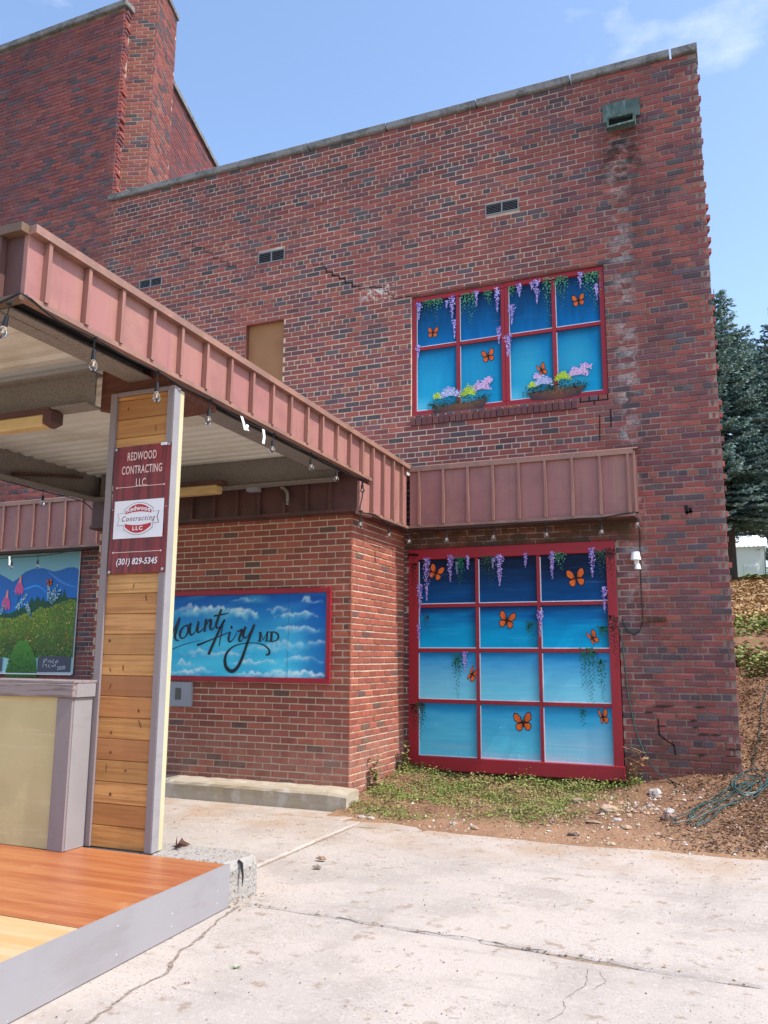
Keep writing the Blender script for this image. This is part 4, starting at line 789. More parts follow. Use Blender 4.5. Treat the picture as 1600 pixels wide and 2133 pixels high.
def bz(x):
    for a, b in zip(BU[1:], BU[2:]):
        if a[0] <= x <= b[0]: return a[1]+(b[1]-a[1])*(x-a[0])/(b[0]-a[0])
    return 2.0
q = MB()
for k in range(4200):
    x = R.uniform(-11.0, -8.68); zt_ = bz(x); z = 1.44+(zt_-1.44)*R.random(); t = (z-1.44)/(zt_-1.44)
    t2 = t+.35*noise.noise((x*3.5, z*4, 5.)); c = mixc(C(40, 70, 40), C(112, 132, 46), sm(t2, .1, .95)); r = R.random()
    if r < .05: c = C(176, 104, 52)
    elif r < .075: c = C(190, 168, 110)
    elif r < .2: c = C(86, 126, 50)
    s = R.uniform(.010, .022); a = R.random()*pi
    q.face([(x+s*cos(a+i*pi/2)*(1 if i % 2 else .5), GY-.005-R.random()*.002, z+s*sin(a+i*pi/2)*(1 if i % 2 else .5)) for i in range(4)], jit(c, .22))
q.build('painted_foliage', M['paintf'], gm, kind='stuff')
flat('painted_plaque', [(-9.302, 1.238), (-9.31, 1.428), (-9.25, 1.46), (-9.196, 1.474), (-9.1, 1.46), (-9.017, 1.467), (-8.93, 1.47), (-8.844, 1.476), (-8.76, 1.455), (-8.692, 1.459), (-8.696, 1.248)], C(66, 66, 84), .008)
flat('painted_plaque', [(-11.3, 1.238), (-11.3, 1.43), (-10.1, 1.44), (-9.99, 1.43), (-9.99, 1.238)], C(70, 72, 92), .0079)
q = MB()
for k in range(1500):
    v = R.random(); z = 1.165+v*.52; hw = .30*(1-(v**2.2)*.75); x = -9.61+R.uniform(-1, 1)*hw; s = R.uniform(.012, .024); a = R.random()*pi; c = mixc(C(34, 76, 38), C(76, 124, 48), v*.7+.3*R.random())
    q.face([(x+s*cos(a+i*pi/2)*(1 if i % 2 else .5), GY-.010-R.random()*.002, z+s*sin(a+i*pi/2)*(1 if i % 2 else .5)) for i in range(4)], jit(c, .2))
q.poly([(-9.922, GY-.0095, 1.169), (-9.874, GY-.0095, 1.351), (-9.808, GY-.0095, 1.534), (-9.665, GY-.0095, 1.69), (-9.553, GY-.0095, 1.671), (-9.393, GY-.0095, 1.536), (-9.339, GY-.0095, 1.356), (-9.327, GY-.0095, 1.178)], C(30, 62, 32)); q.build('painted_cone_shrub', M['paintf'], gm)
for (x, z, s) in ((-9.775, 2.487, 1.), (-10.014, 2.268, 1.05)):
    q = MB()
    q.poly([(x+a_*s, GY-.009, z+b_*s) for a_, b_ in ((-.035, .06), (.035, .06), (.075, -.01), (.085, -.09), (.06, -.13), (.035, -.08), (.01, -.14), (-.02, -.08), (-.05, -.125), (-.08, -.08), (-.075, -.01))], C(186, 76, 128))
    for a_ in (-.04, 0., .04): q.face([(x+a_*s*.6-.004, GY-.0094, z+.05*s), (x+a_*s*.6+.004, GY-.0094, z+.05*s), (x+a_*s*1.2+.004, GY-.0094, z-.08*s), (x+a_*s*1.2-.004, GY-.0094, z-.08*s)], C(150, 50, 100))
    q.poly([(x-.02*s, GY-.010, z+.05*s), (x+.035*s, GY-.010, z+.05*s), (x+.03*s, GY-.010, z+.15*s), (x-.0*s, GY-.010, z+.16*s)], C(196, 120, 110)); q.face([(x-.012, GY-.0085, z-.12), (x-.02, GY-.0085, z-.42), (x-.006, GY-.0085, z-.42), (x, GY-.0085, z-.12)], C(40, 84, 60)); q.build('painted_coneflower', M['paintf'], gm)
for (x, z, ang, l) in ((-9.19, 2.40, 1.75, .26), (-9.10, 2.37, 1.1, .27), (-9.05, 2.32, .85, .25), (-9.70, 2.26, .9, .28), (-9.56, 2.14, -1.0, .24), (-10.1, 2.13, .9, .26)):
    q = MB(); d = (cos(ang), sin(ang)); e = (-d[1], d[0])
    for k in range(70):
        t = R.random(); w = .045*(1-t*.7); o_ = R.uniform(-1, 1)*w; px = x+d[0]*(t-.5)*l+e[0]*o_; pz = z+d[1]*(t-.5)*l+e[1]*o_; s = R.uniform(.008, .018); a = R.random()*pi
        q.face([(px+s*cos(a+i*pi/2), GY-.011, pz+s*sin(a+i*pi/2)*.7) for i in range(4)], jit(R.choice([C(150, 190, 214), C(110, 160, 200), C(190, 212, 224)]), .1))
    q.build('painted_blossom', M['paintf'], gm)
butterfly(gm, -9.19, 2.523, .10, .2, GY-.012)
def text_mesh(s, width, height, shear=0., bold=0., spacing=1.):
    cu = bpy.data.curves.new('t', 'FONT'); cu.body = s; cu.size = 1; cu.offset = bold; cu.space_character = spacing; cu.resolution_u = 3; ob = bpy.data.objects.new('t', cu); COL.objects.link(ob)
    dg = bpy.context.evaluated_depsgraph_get(); me = ob.evaluated_get(dg).to_mesh(); V = [(v.co.x, v.co.y) for v in me.vertices]; F = [tuple(p.vertices) for p in me.polygons]; ob.evaluated_get(dg).to_mesh_clear(); bpy.data.objects.remove(ob); bpy.data.curves.remove(cu)
    x0 = min(v[0] for v in V); x1 = max(v[0] for v in V); y0 = min(v[1] for v in V); y1 = max(v[1] for v in V)
    return [((x-x0)/(x1-x0)*width+shear*(y-y0)/(y1-y0)*height, (y-y0)/(y1-y0)*height) for x, y in V], F
def write(parent, s, xc, zc, w, h, y, m, shear=0., bold=0., spacing=1., rot=0., arc=None, name='lettering'):
    V, F = text_mesh(s, w, h, shear, bold, spacing); q = MB(); cr_, sr_ = cos(rot), sin(rot); P = []
    for a, b in V:
        a -= w/2; b -= h/2
        if arc: b += arc*(1-(2*a/w)**2)
        P.append((xc+a*cr_-b*sr_, y, zc+a*sr_+b*cr_))
    q.mesh(P, F); return q.build(name, m, parent)
for i, (pts) in enumerate(([(-9.19, 1.43), (-9.19, 1.37), (-9.15, 1.43), (-9.13, 1.40)], [(-9.11, 1.38), (-9.08, 1.41), (-9.06, 1.37)], [(-9.0, 1.42), (-9.04, 1.39), (-9.0, 1.37)], [(-8.98, 1.40), (-8.96, 1.37), (-8.94, 1.41), (-8.92, 1.38)], [(-9.2, 1.36), (-9.2, 1.31)], [(-9.17, 1.34), (-9.14, 1.35), (-9.13, 1.31)], [(-9.08, 1.35), (-9.1, 1.33), (-9.07, 1.31)], [(-9.04, 1.34), (-9.01, 1.32), (-8.98, 1.35), (-8.96, 1.32)])): stroke(gm, pts, .008, GY-.0095, M['chalk'], 'chalk_stroke')
write(gm, '2020', -8.86, 1.305, .15, .05, GY-.0095, M['chalk'], rot=.12)
box('ledge', M['white_line'], gm, -11.8, -8.66, GY-.02, -.009, 1.205, 1.222)

# ================================================================== POST, BANNER, COUNTER, PLATFORM
post = thing('cedar_post', 'canopy post clad in horizontal knotty cedar planks with grey painted edge boards', 'post', (-3.75, -4.73, .247))
ph = .1385; z = .249; i = 0
CED = [(.50, .235, .070), (.56, .28, .09), (.44, .19, .055), (.53, .25, .075), (.40, .17, .06)]
while z < 3.32:
    zt_ = min(z+ph-.003, 3.325)
    o = bevel_box('plank', M['cedar'], post, -3.977, -3.534, -4.760+R.uniform(-.0015, .0015), -4.742, z, zt_, .0035); c = jit(R.choice(CED), .14); o.color = (*c, 1)
    for k in range(R.choice((0, 0, 1, 1, 2))):
        kx = R.uniform(-3.93, -3.58); kz = R.uniform(z+.03, zt_-.03); rx, rz = (R.uniform(.007, .013), R.uniform(.007, .013)) if R.random() < .5 else (R.uniform(.003, .006), R.uniform(.018, .036)); a0 = R.uniform(-.6, .6)
        q = MB(); q.face([(kx+rx*cos(t*pi/4)*cos(a0)-rz*sin(t*pi/4)*sin(a0), -4.7626, kz+rx*cos(t*pi/4)*sin(a0)+rz*sin(t*pi/4)*cos(a0)) for t in range(8)]); q.build('knot', M['knot'], o)
    z += ph
box('core', M['raw'], post, -3.99, -3.50, -4.740, -4.702, .247, 3.33)
bevel_box('edge_board', M['mauve'], post, -4.033, -3.979, -4.778, -4.702, .247, 3.355, .003); bevel_box('edge_board', M['mauve'], post, -3.532, -3.487, -4.778, -4.741, .247, 3.355, .003)
bevel_box('top_board', M['mauve'], post, -3.977, -3.534, -4.776, -4.741, 3.327, 3.358, .003)
bevel_box('side_board', M['ltmauve'], post, -3.499, -3.482, -4.7405, -4.700, .247, 3.352, .002); bevel_box('side_board', M['ltmauve'], post, -3.4865, -3.476, -4.776, -4.742, .247, 3.354, .002)
bevel_box('stud', M['raw'], post, -3.56, -3.484, -4.699, -4.655, .247, 3.34, .003)

ban = thing('banner_sign', 'dark red vertical company banner with white badge screwed to the cedar post', 'sign', (-3.716, -4.79, 2.04))
BX0, BX1, BZ0, BZ1, BY = -3.958, -3.475, 2.043, 2.945, -4.785
q = MB(); nx, nzb = 10, 14
P = [[(BX0+(BX1-BX0)*i/nx, BY-.002*sin(i*.9+j*.7)-.0015*sin(j*1.3), BZ0+(BZ1-BZ0)*j/nzb) for i in range(nx+1)] for j in range(nzb+1)]
for j in range(nzb):
    for i in range(nx): q.face([P[j][i], P[j][i+1], P[j+1][i+1], P[j+1][i]])
q.build('banner_sheet', M['sign'], ban, smooth=True)
xc = (BX0+BX1)/2; tx = lambda s: BX0+(BX1-BX0)*s; tz = lambda s: BZ1-(BZ1-BZ0)*s; Y1 = BY-.0055
write(ban, 'REDWOOD', tx(.50), tz(.085), .25, .060, Y1, M['signp'], bold=.012, spacing=1.08); write(ban, 'CONTRACTING', tx(.51), tz(.193), .345, .060, Y1, M['signp'], bold=.012, spacing=1.08); write(ban, 'LLC.', tx(.52), tz(.297), .097, .058, Y1, M['signp'], bold=.012, spacing=1.08)
write(ban, '(301) 829-5345', tx(.50), tz(.915), .345, .058, Y1, M['signw'], shear=.15, bold=.018)
for zz in (.328, .836):
    q = MB(); q.box(tx(.08), tx(.92), Y1, Y1+.001, tz(zz)-.002, tz(zz)+.002); q.build('rule_line', M['signp'], ban)
    for s_ in (.08, .92):
        q = MB(); q.face([(tx(s_)+.007*cos(k*pi/4), Y1-.0006, tz(zz)+.007*sin(k*pi/4)) for k in range(8)]); q.build('rule_dot', M['signp'], ban)
q = MB(); q.box(tx(.06), tx(.93), Y1+.0005, Y1+.0016, tz(.73), tz(.435)); q.build('badge_ground', M['signw'], ban)
def shape(name, pts, m, d):
    q = MB(); q.poly([(tx(.495)+a, Y1-d, tz(.58)+b) for a, b in pts]); return q.build(name, m, ban)
def crest(s, up_):
    w, h = .118*s, .108*s; T = []
    for k in range(9): t = -1+k/4; T.append((w*t, (.062+.046*(1-t*t))*1.0+(h-.108)))
    Bm = [(w*(1-k/4), -(.062+.046*(1-(1-k/4)**2))-(h-.108)) for k in range(9)]
    return T+Bm
shape('badge_outline', crest(1.06, 1), M['signk'], .0003); shape('badge_rim', crest(1.035, 1), M['signw'], .0007); shape('badge_red', crest(.94, 1), M['signr'], .0011)
mid = [(-.125+.025*k, .030+.018*(1-((k-5)/5)**2)) for k in range(11)]; mid2 = [(.125-.025*k, -.030-.016*(1-((k-5)/5)**2)) for k in range(11)]
shape('badge_band', mid+mid2, M['signw'], .0015)
rb = [(-.175, .040), (-.118, .040), (-.118, .034), (.118, .034), (.118, .040), (.172, .044), (.158, .006), (.172, -.036), (.118, -.036), (.118, -.034), (-.118, -.034), (-.118, -.04), (-.175, -.04), (-.160, 0)]
shape('ribbon_outline', [(a*1.03, b*1.06) for a, b in rb], M['signk'], .0002); shape('ribbon', rb, M['signw'], .0018)
ox, oz = tx(.495), tz(.58)
write(ban, 'Redwood', ox, oz+.058, .20, .034, Y1-.0025, M['signw'], bold=.03, spacing=1.08, arc=.016); write(ban, 'Contracting', ox-.005, oz-.004, .285, .048, Y1-.0025, M['signk'], shear=.28, bold=.006, spacing=1.2); write(ban, 'LLC', ox, oz-.068, .085, .028, Y1-.0025, M['signw'], bold=.035, spacing=1.3)
for sx_, sz_ in ((.03, .02), (.97, .015), (.03, .985), (.96, .975), (.03, .5), (.97, .5)):
    q = MB(); q.tube([(tx(sx_), BY-.001, tz(sz_)), (tx(sx_), BY-.007, tz(sz_))], .010 if sz_ > .9 or sz_ < .1 else .004, 8); q.build('screw', M['screw'], ban)
q = MB(); q.box(tx(.83), tx(.93), BY-.008, BY-.002, tz(.02), tz(.0)); q.build('staple', M['signw'], ban)

ctr = thing('bar_counter', 'pale yellow panelled counter with mauve grey trim standing on the platform beside the cedar post', 'counter', (-5.5, -4.88, .247))
box('front_panel', M['cream'], ctr, -7.2, -4.148, -4.958, -4.94, .249, 1.212)
bevel_box('corner_trim', M['mauve'], ctr, -4.146, -4.021, -4.976, -4.958, .247, 1.211, .003); bevel_box('side_trim', M['ltmauve'], ctr, -4.035, -4.016, -4.9575, -4.79, .247, 1.211, .003)
bevel_box('top_fascia_board', M['mauve_wood'], ctr, -7.2, -4.001, -4.998, -4.96, 1.213, 1.302, .004); bevel_box('top_end_board', M['ltmauve'], ctr, -4.035, -3.999, -4.9595, -4.785, 1.213, 1.302, .003)
bevel_box('counter_top', M['mauve_wood'], ctr, -7.2, -3.998, -4.995, -4.65, 1.303, 1.322, .003)
box('side_panel', M['mauve'], ctr, -7.2, -4.04, -4.935, -4.79, .25, 1.2)

plt = thing('timber_platform', 'low stage platform with orange stained plywood top and a pale grey skirt board', 'platform', (-4.8, -6.2, 0))
def xe(y): return -2.88+(-4.8-y)*.045
q = MB(); q.hex([(-8, -6.098, .225), (xe(-6.098)-.012, -6.098, .225), (xe(-4.8)-.012, -4.803, .225), (-8, -4.803, .225), (-8, -6.098, .246), (xe(-6.098)-.012, -6.098, .246), (xe(-4.8)-.012, -4.803, .246), (-8, -4.803, .246)]); q.build('stained_deck_panel', M['stain'], plt)
q = MB(); q.hex([(-8, -8.2, .2245), (xe(-8.2)-.012, -8.2, .2245), (xe(-6.1)-.012, -6.1015, .2245), (-8, -6.1015, .2245), (-8, -8.2, .245), (xe(-8.2)-.012, -8.2, .245), (xe(-6.1)-.012, -6.1015, .245), (-8, -6.1015, .245)]); q.build('bare_deck_panel', M['ply'], plt)
q = MB(); q.hex([(xe(-8.2)-.011, -8.2, .006), (xe(-8.2)+.008, -8.2, .006), (xe(-4.8)+.008, -4.795, .006), (xe(-4.8)-.011, -4.795, .006), (xe(-8.2)-.011, -8.2, .250), (xe(-8.2)+.008, -8.2, .250), (xe(-4.8)+.008, -4.795, .250), (xe(-4.8)-.011, -4.795, .250)]); q.build('skirt_board', M['ltmauve'], plt)
box('back_board', M['ltmauve'], plt, -8, xe(-4.8)-.014, -4.802, -4.786, .006, .224)
for k in range(7):
    y = -4.93-.46*k
    for zz in (.06, .125, .19):
        if R.random() < .55: q = MB(); q.tube([(xe(y)+.006, y, zz), (xe(y)+.0100, y, zz)], .003, 6); q.build('screw', M['signw'], plt)

# exposed-aggregate island that the post and canopy stand on
isl = MB(); X1i, Y0i, Y1i = -2.865, -4.782, -4.40; V = []; F = []; ring = []
def rr(ins):
    r = .13-ins*.6; pts = [(-7.6, Y0i+ins), (X1i-.05-ins, Y0i+ins)]
    for k in range(9):
        a = -pi/2*.15+k*(pi/2*1.15)/8; pts.append((X1i-ins-r+cos(a)*r, Y1i-ins-r+sin(a)*r))
    pts.append((-7.6, Y1i-ins)); return pts
lev = [(0, 0.), (.002, .12), (0, .19), (.012, .225), (.035, .24)]
rings = [[(x+R.uniform(-.004, .004), y+R.uniform(-.004, .004), z) for x, y in rr(ins)] for ins, z in lev]; n = len(rings[0])
V = [p for g in rings for p in g]
for k in range(len(rings)-1):
    for i in range(n): F.append((k*n+i, k*n+(i+1) % n, (k+1)*n+(i+1) % n, (k+1)*n+i))
F.append(tuple((len(rings)-1)*n+i for i in range(n)))
isl.mesh(V, F); o = isl.build('kerb_island', M['agg'], smooth=False); o['kind'] = 'structure'
q = MB(); q.tube([(-2.90, -4.66, .238), (-2.874, -4.665, .225), (-2.861, -4.665, .15), (-2.861, -4.67, .09)], [.008, .010, .006, .002], 6); tag(q.build('tar_smear', M['tar']), 'black tar smear running down the aggregate kerb beside the platform corner', 'tar smear')
q = MB()
for k in range(5):
    a = k*.8-1.2; q.face([(-3.46, -4.55, .245), (-3.46+.05*cos(a), -4.55+.05*sin(a), .27+.01*k), (-3.43+.09*cos(a+.3), -4.55+.06*sin(a+.3), .262), (-3.44, -4.555, .25)], jit((.13, .06, .045), .2))
tag(q.build('dry_leaf', M['leaf']), 'curled dry brown leaf lying on the kerb behind the cedar post', 'leaf')

# ================================================================== GROUND
g = MB(); g.face([(-150, -150, -.09), (150, -150, -.09), (150, 150, -.09), (-150, 150, -.09)]); g.build('ground', M['earth'], kind='structure')
def edge_noise(x, y, a=.02): return a*noise.fractal((x*3.1, y*3.1, 1.), 1., 2., 4)
def slab(pts, zt_, name='concrete_slab', step=.06, amp=.006, chips=()):
    P = []
    for (x0, y0), (x1, y1) in zip(pts, pts[1:]+pts[:1]):
        l = sqrt((x1-x0)**2+(y1-y0)**2); n = max(1, min(160, int(l/step))); nx, ny = (y1-y0)/l, -(x1-x0)/l
        for k in range(n):
            t = k/n; x = x0+(x1-x0)*t; y = y0+(y1-y0)*t; d = amp*noise.fractal((x*6, y*6, 2.), 1., 2., 4)*2
            for cx, cy, r, a in chips:
                w = exp(-((x-cx)**2+(y-cy)**2)/r**2); d -= a*w*(.6+.7*abs(noise.noise((x*14, y*14, 5.))))
            P.append((x+nx*d, y+ny*d))
    q = MB(); n = len(P); e = .012
    cx = sum(p[0] for p in P)/n; cy = sum(p[1] for p in P)/n
    ins = []
    for i, p in enumerate(P):
        a = P[i-1]; b = P[(i+1) % n]; dx, dy = b[0]-a[0], b[1]-a[1]; l = sqrt(dx*dx+dy*dy) or 1; ins.append((p[0]-dy/l*e, p[1]+dx/l*e))
    V = [(x, y, -.085) for x, y in P]+[(x, y, zt_-.010) for x, y in P]+[(x, y, zt_) for x, y in ins]; F = []
    for i in range(n):
        j = (i+1) % n; F += [(i, j, n+j, n+i), (n+i, n+j, 2*n+j, 2*n+i)]
    q.mesh(V, F); top = [Vector((x, y, zt_)) for x, y in ins]
    for t in tessellate_polygon([top]):
        A_, B_, C_ = (top[k] for k in t)
        q.face([A_, B_, C_] if (B_-A_).cross(C_-A_).z > 0 else [C_, B_, A_])
    return q.build(name, M['conc'], kind='structure')
jl = lambda x: -4.68-.055*(x+2.8)                # long joint running across the drive
sl_A = slab([(-9, -4.40), (-3.225, -4.40), (-3.215, -2.14), (-9, -2.13)], .018, amp=.010)
sl_A2 = slab([(-9, -2.118), (-3.42, -2.125), (-3.34, -1.98), (-3.46, -1.80), (-9, -1.775)], .016)
sl_B0 = slab([(-3.203, -2.30), (-2.55, -2.27), (-2.66, -2.13), (-2.95, -2.06), (-3.203, -2.11)], .012)
yb = lambda x: jl(x)+.0025
sl_B = slab([(-3.205, yb(-3.2)), (-1.4, yb(-1.4)-.01), (-.6, yb(-.6)-.03), (0., yb(0)-.02), (9, -5.0), (9, -1.95), (-2.45, -1.95), (-2.6, -2.275), (-3.2, -2.312)], .005, chips=[(-1.15, -4.80, .10, .028), (-.86, -4.86, .16, .05), (-.62, -4.87, .12, .045), (.0, -4.83, .10, .03)])
yc = lambda x: jl(x)-.0025
sl_C = slab([(-9, -16), (9, -16), (9, -5.018), (0., yc(0)-.02), (-.6, yc(-.6)-.03), (-1.4, yc(-1.4)-.01), (-2.83, yc(-2.83)), (-9, -4.55)], 0., chips=[(-1.2, -4.80, .12, .02), (-.8, -4.90, .16, .025)])
jf = MB(); jf.face([(-2.83, jl(-2.83)-.05, -.008), (0, jl(0)-.09, -.008), (9, -5.1, -.008), (9, -4.9, -.008), (0, jl(0)+.09, -.008), (-2.83, jl(-2.83)+.05, -.008)]); jf.face([(-3.26, -4.4, .0), (-3.17, -4.4, .0), (-3.17, -2.1, .0), (-3.26, -2.1, .0)]); jf.build('joint_soil', mat('joint_soil_dirt', (.27, .20, .145), .95, var=[(30., .4, .7, (.17, .12, .085), .8)]), kind='structure')
CRK = mat('crack_dirt', (.17, .125, .09), .95, var=[(40., .4, .65, (.36, .31, .27), .8)])
def ground_crack(pts, w, name='ground_crack', zc_=.0022):
    q = MB(); P = []
    for (x0, y0), (x1, y1) in zip(pts, pts[1:]):
        for k in range(7): t = k/7; x = x0+(x1-x0)*t; y = y0+(y1-y0)*t; P.append((x+edge_noise(x*4, y*4, .02), y+edge_noise(x*4+9, y*4, .02)))
    for i, (a, b) in enumerate(zip(P, P[1:])):
        dx, dy = b[0]-a[0], b[1]-a[1]; l = sqrt(dx*dx+dy*dy) or 1; h = w/2*(.5+.9*abs(noise.noise((a[0]*9, a[1]*9, 0.)))); q.face([(a[0]+dy/l*h, a[1]-dx/l*h, zc_), (b[0]+dy/l*h, b[1]-dx/l*h, zc_), (b[0]-dy/l*h, b[1]+dx/l*h, zc_), (a[0]-dy/l*h, a[1]+dx/l*h, zc_)])
    q.build(name, CRK, kind='structure')
ground_crack([(-.72, -4.95), (-.70, -5.15), (-.76, -5.35), (-.73, -5.5), (-.78, -5.62)], .005); ground_crack([(-.66, -4.95), (-.62, -5.08), (-.66, -5.2)], .004)
ground_crack([(-2.83, -4.75), (-2.80, -5.0), (-2.70, -5.35), (-2.67, -5.55), (-2.56, -5.8), (-2.57, -6.05), (-2.50, -6.4), (-2.5, -7.2)], .022); ground_crack([(-2.2, -4.72), (-1.4, -4.75), (-.9, -4.78)], .006, zc_=.0072)

# dirt bank and slope: one height field from the slab edge to the top of the hill
def ey(x): return -2.16-.10*sm(x, -3., -1.7)+.06*sm(x, -1.2, -.6)+.05*noise.fractal((x*1.7, .3, 0.), 1., 2., 4)
BANK = [(0, .33), (.5, .57), (1, .80), (1.7, 1.08), (2.5, 1.34), (3.8, 1.74), (7, 2.20), (20, 3.72), (27.5, 4.66), (36, 5.44), (50, 6.5), (90, 8.)]
def H(x, y):
    e = ey(x); n = .035*noise.fractal((x*2.6, y*2.6, 4.), 1., 2., 5)
    if y <= e: return -.02
    t = (y-e)/(0-e); top = .165+.18*sm(x, -1.35, -.2)+.10*sm(x, -2.9, -3.5)
    if y < 0: return .004+top*t**1.15+n*min(1, t*4)+.05*exp(-((x+.95)**2+(y+1.3)**2)/.25)
    for (a, ha), (b, hb) in zip(BANK, BANK[1:]):
        if y <= b: return ha+(hb-ha)*(y-a)/(b-a)+(top-.33)*max(0, 1-y/.5)+n*(1.6 if y < 8 else 2.5)+.25*sm(x, 1.5, 6)*min(1, y/3)
    return 8.
def field(name, xs, ys, m):
    q = MB(); nx = len(xs); V = [(x, y, H(x, y)) for y in ys for x in xs]; F = []
    for j in range(len(ys)-1):
        for i in range(nx-1): F.append((j*nx+i, j*nx+i+1, (j+1)*nx+i+1, (j+1)*nx+i))
    q.mesh(V, F); return q.build(name, m, kind='structure', smooth=True)
dirt = field('dirt_bank', [-3.62+.035*i for i in range(108)]+[.2+.12*i for i in range(50)], [-2.5+.035*i for i in range(73)]+[.08+.12*i for i in range(60)], M['dirt'])
field('hillside', [-30+2*i for i in range(15)]+[-.6+.35*i for i in range(18)]+[6+3*i for i in range(12)], [7.1+.6*i for i in range(48)]+[36+3*i for i in range(18)], M['dirt'])

# weeds at the wall foot
def leaf_quad(q, x, y, z, s, c, flat_=.5):
    a = R.random()*2*pi; t = R.uniform(-flat_, flat_); u = Vector((cos(a), sin(a), t*.8)); w = Vector((-sin(a), cos(a), R.uniform(-flat_, flat_)))
    p = Vector((x, y, z)); q.face([p, p+u*s*.55+w*s*.42, p+u*s, p+u*s*.55-w*s*.42], c)
def weed_density(x, y):
    e = ey(x); d = 1.
    d *= sm(y, e+.10, e+.6) if x < -2.7 else sm(y, e+.25, e+1.1)
    d *= 1-sm(x+.35*(y < -.8)*(-.8-y), -1.55, -.95)*(.9 if y < -.25 else .45)
    if x > -.95: d *= .04
    return d*max(.06, min(1, .56+.9*noise.fractal((x*2.0, y*2.4, 8.), 1., 2., 4)+.35*sm(y, -.5, -.05)))
WG = [(.13, .19, .035), (.19, .235, .05), (.25, .27, .075), (.09, .145, .03), (.30, .27, .11), (.16, .22, .04)]
q = MB()
for k in range(56000):
    x = R.uniform(-3.6, -.5); y = R.uniform(-2.15, -.02)
    if R.random() > weed_density(x, y): continue
    tall_ = sm(y, -.7, -.05); z = H(x, y)+abs(R.gauss(0, .018+.032*tall_*max(0, .6+noise.noise((x*4, y*4, 1.)))))
    c = R.choice(WG); dry = noise.noise((x*1.8, y*2.5, 6.)); c = mixc(c, (.30, .23, .10), sm(dry, -.25, .4)*.85) if R.random() < .8 else c
    leaf_quad(q, x, y, z, R.uniform(.010, .026)*(1+.3*tall_), jit(c, .3), .6)
for k in range(5200):
    x = R.uniform(-3.6, -.5); y = R.uniform(-2.15, -.02)
    if R.random() > weed_density(x, y): continue
    z = H(x, y); h = R.uniform(.03, .085); a = R.random()*2*pi; l = R.uniform(.2, .9)*h; w = .0025
    q.face([(x-w*sin(a), y+w*cos(a), z), (x+w*sin(a), y-w*cos(a), z), (x+l*cos(a), y+l*sin(a), z+h)], jit(R.choice([(.16, .21, .05), (.28, .24, .10), (.12, .17, .035)]), .2))
q.build('weeds', M['leaf'], kind='stuff')
q = MB()
for k in range(16000):
    x = R.uniform(-.15, 3.2); y = R.uniform(2.3, 6.6)
    if noise.noise((x*1.3, y*.9, 3.))+.35 < R.random()*.6: continue
    z = H(x, y)+R.random()**1.5*.20; leaf_quad(q, x, y, z, R.uniform(.03, .075), jit(mixc(R.choice(WG), (.14, .17, .05), .4), .3), .7)
q.build('undergrowth', M['leaf'], kind='stuff')
q = MB()
for k in range(1600):
    x = R.uniform(.2, 6); y = R.uniform(32.5, 35.2); z = H(x, y); leaf_quad(q, x, y, z+.02, R.uniform(.15, .35), jit((.15, .2, .05), .25), .6)
q.build('lawn_grass', M['leaf'], kind='stuff')
# mulch, gravel, litter
q = MB(); MU = [(.16, .088, .052), (.22, .13, .075), (.11, .058, .038), (.32, .21, .12), (.075, .042, .028)]
for k in range(30000):
    x = R.uniform(-1.15, 1.6); y = R.uniform(-2.1, 3.6)
    p = sm(x, -.85, .1) if y < 0 else (1 if x > -.06 else 0)
    if R.random() > p: continue
    z = H(x, y)+.004+R.random()*.016; l = R.uniform(.012, .045); a = R.random()*2*pi; w = R.uniform(.003, .008); t = R.uniform(-.35, .35)
    q.face([(x-w*sin(a), y+w*cos(a), z), (x+w*sin(a), y-w*cos(a), z), (x+l*cos(a)+w*sin(a), y+l*sin(a)-w*cos(a), z+l*t+.006), (x+l*cos(a)-w*sin(a), y+l*sin(a)+w*cos(a), z+l*t+.006)], jit(R.choice(MU), .25))
q.build('mulch', M['chip'], kind='stuff')
q = MB()
for k in range(9000):
    y = 5.6+28*R.random()**1.4; x = R.uniform(-.5, 1.1)*(1+y/22)+.2; z = H(x, y)+.01; sc_ = 1+y/14; l = R.uniform(.03, .10)*sc_; a = R.random()*2*pi; w = R.uniform(.005, .014)*sc_
    q.face([(x-w*sin(a), y+w*cos(a), z), (x+w*sin(a), y-w*cos(a), z), (x+l*cos(a)+w*sin(a), y+l*sin(a)-w*cos(a), z+R.uniform(.005, .05)), (x+l*cos(a)-w*sin(a), y+l*sin(a)+w*cos(a), z+R.uniform(.005, .05))], jit(R.choice([(.40, .26, .13), (.30, .18, .085), (.46, .32, .17), (.20, .115, .06)]), .25))
q.build('straw', M['chip'], kind='stuff')
def pebble(q, x, y, z, s, c):
    V = []
    for k in range(5): a = k*2*pi/5+R.random(); V.append((x+cos(a)*s*R.uniform(.7, 1.1), y+sin(a)*s*R.uniform(.6, 1.), z+R.uniform(-.1, .15)*s))
    V += [(x, y, z+s*R.uniform(.5, .8)), (x, y, z-s*.5)]
    q.mesh(V, [(k, (k+1) % 5, 5) for k in range(5)]+[((k+1) % 5, k, 6) for k in range(5)], c)
q = MB()
for k in range(5200):
    x = R.uniform(-3.3, .5); y = R.uniform(-2.2, -.3)
    if R.random() > (1-.75*weed_density(x, y))*(.35+.65*exp(-((x+.95)**2+(y+1.3)**2)/.35)): continue
    pebble(q, x, y, H(x, y)+.002, R.uniform(.004, .013) if R.random() < .9 else R.uniform(.013, .022), jit(R.choice([(.34, .23, .15), (.42, .33, .25), (.55, .50, .46), (.24, .13, .09), (.30, .18, .12)]), .2))
for k in range(80):
    x = R.gauss(-.95, .26); y = R.gauss(-1.25, .36)
    if y < -2.1 or y > -.2: continue
    pebble(q, x, y, H(x, y)+.004, R.uniform(.014, .034), jit(R.choice([(.42, .32, .23), (.50, .44, .39), (.38, .26, .17), (.30, .18, .12)]), .2))
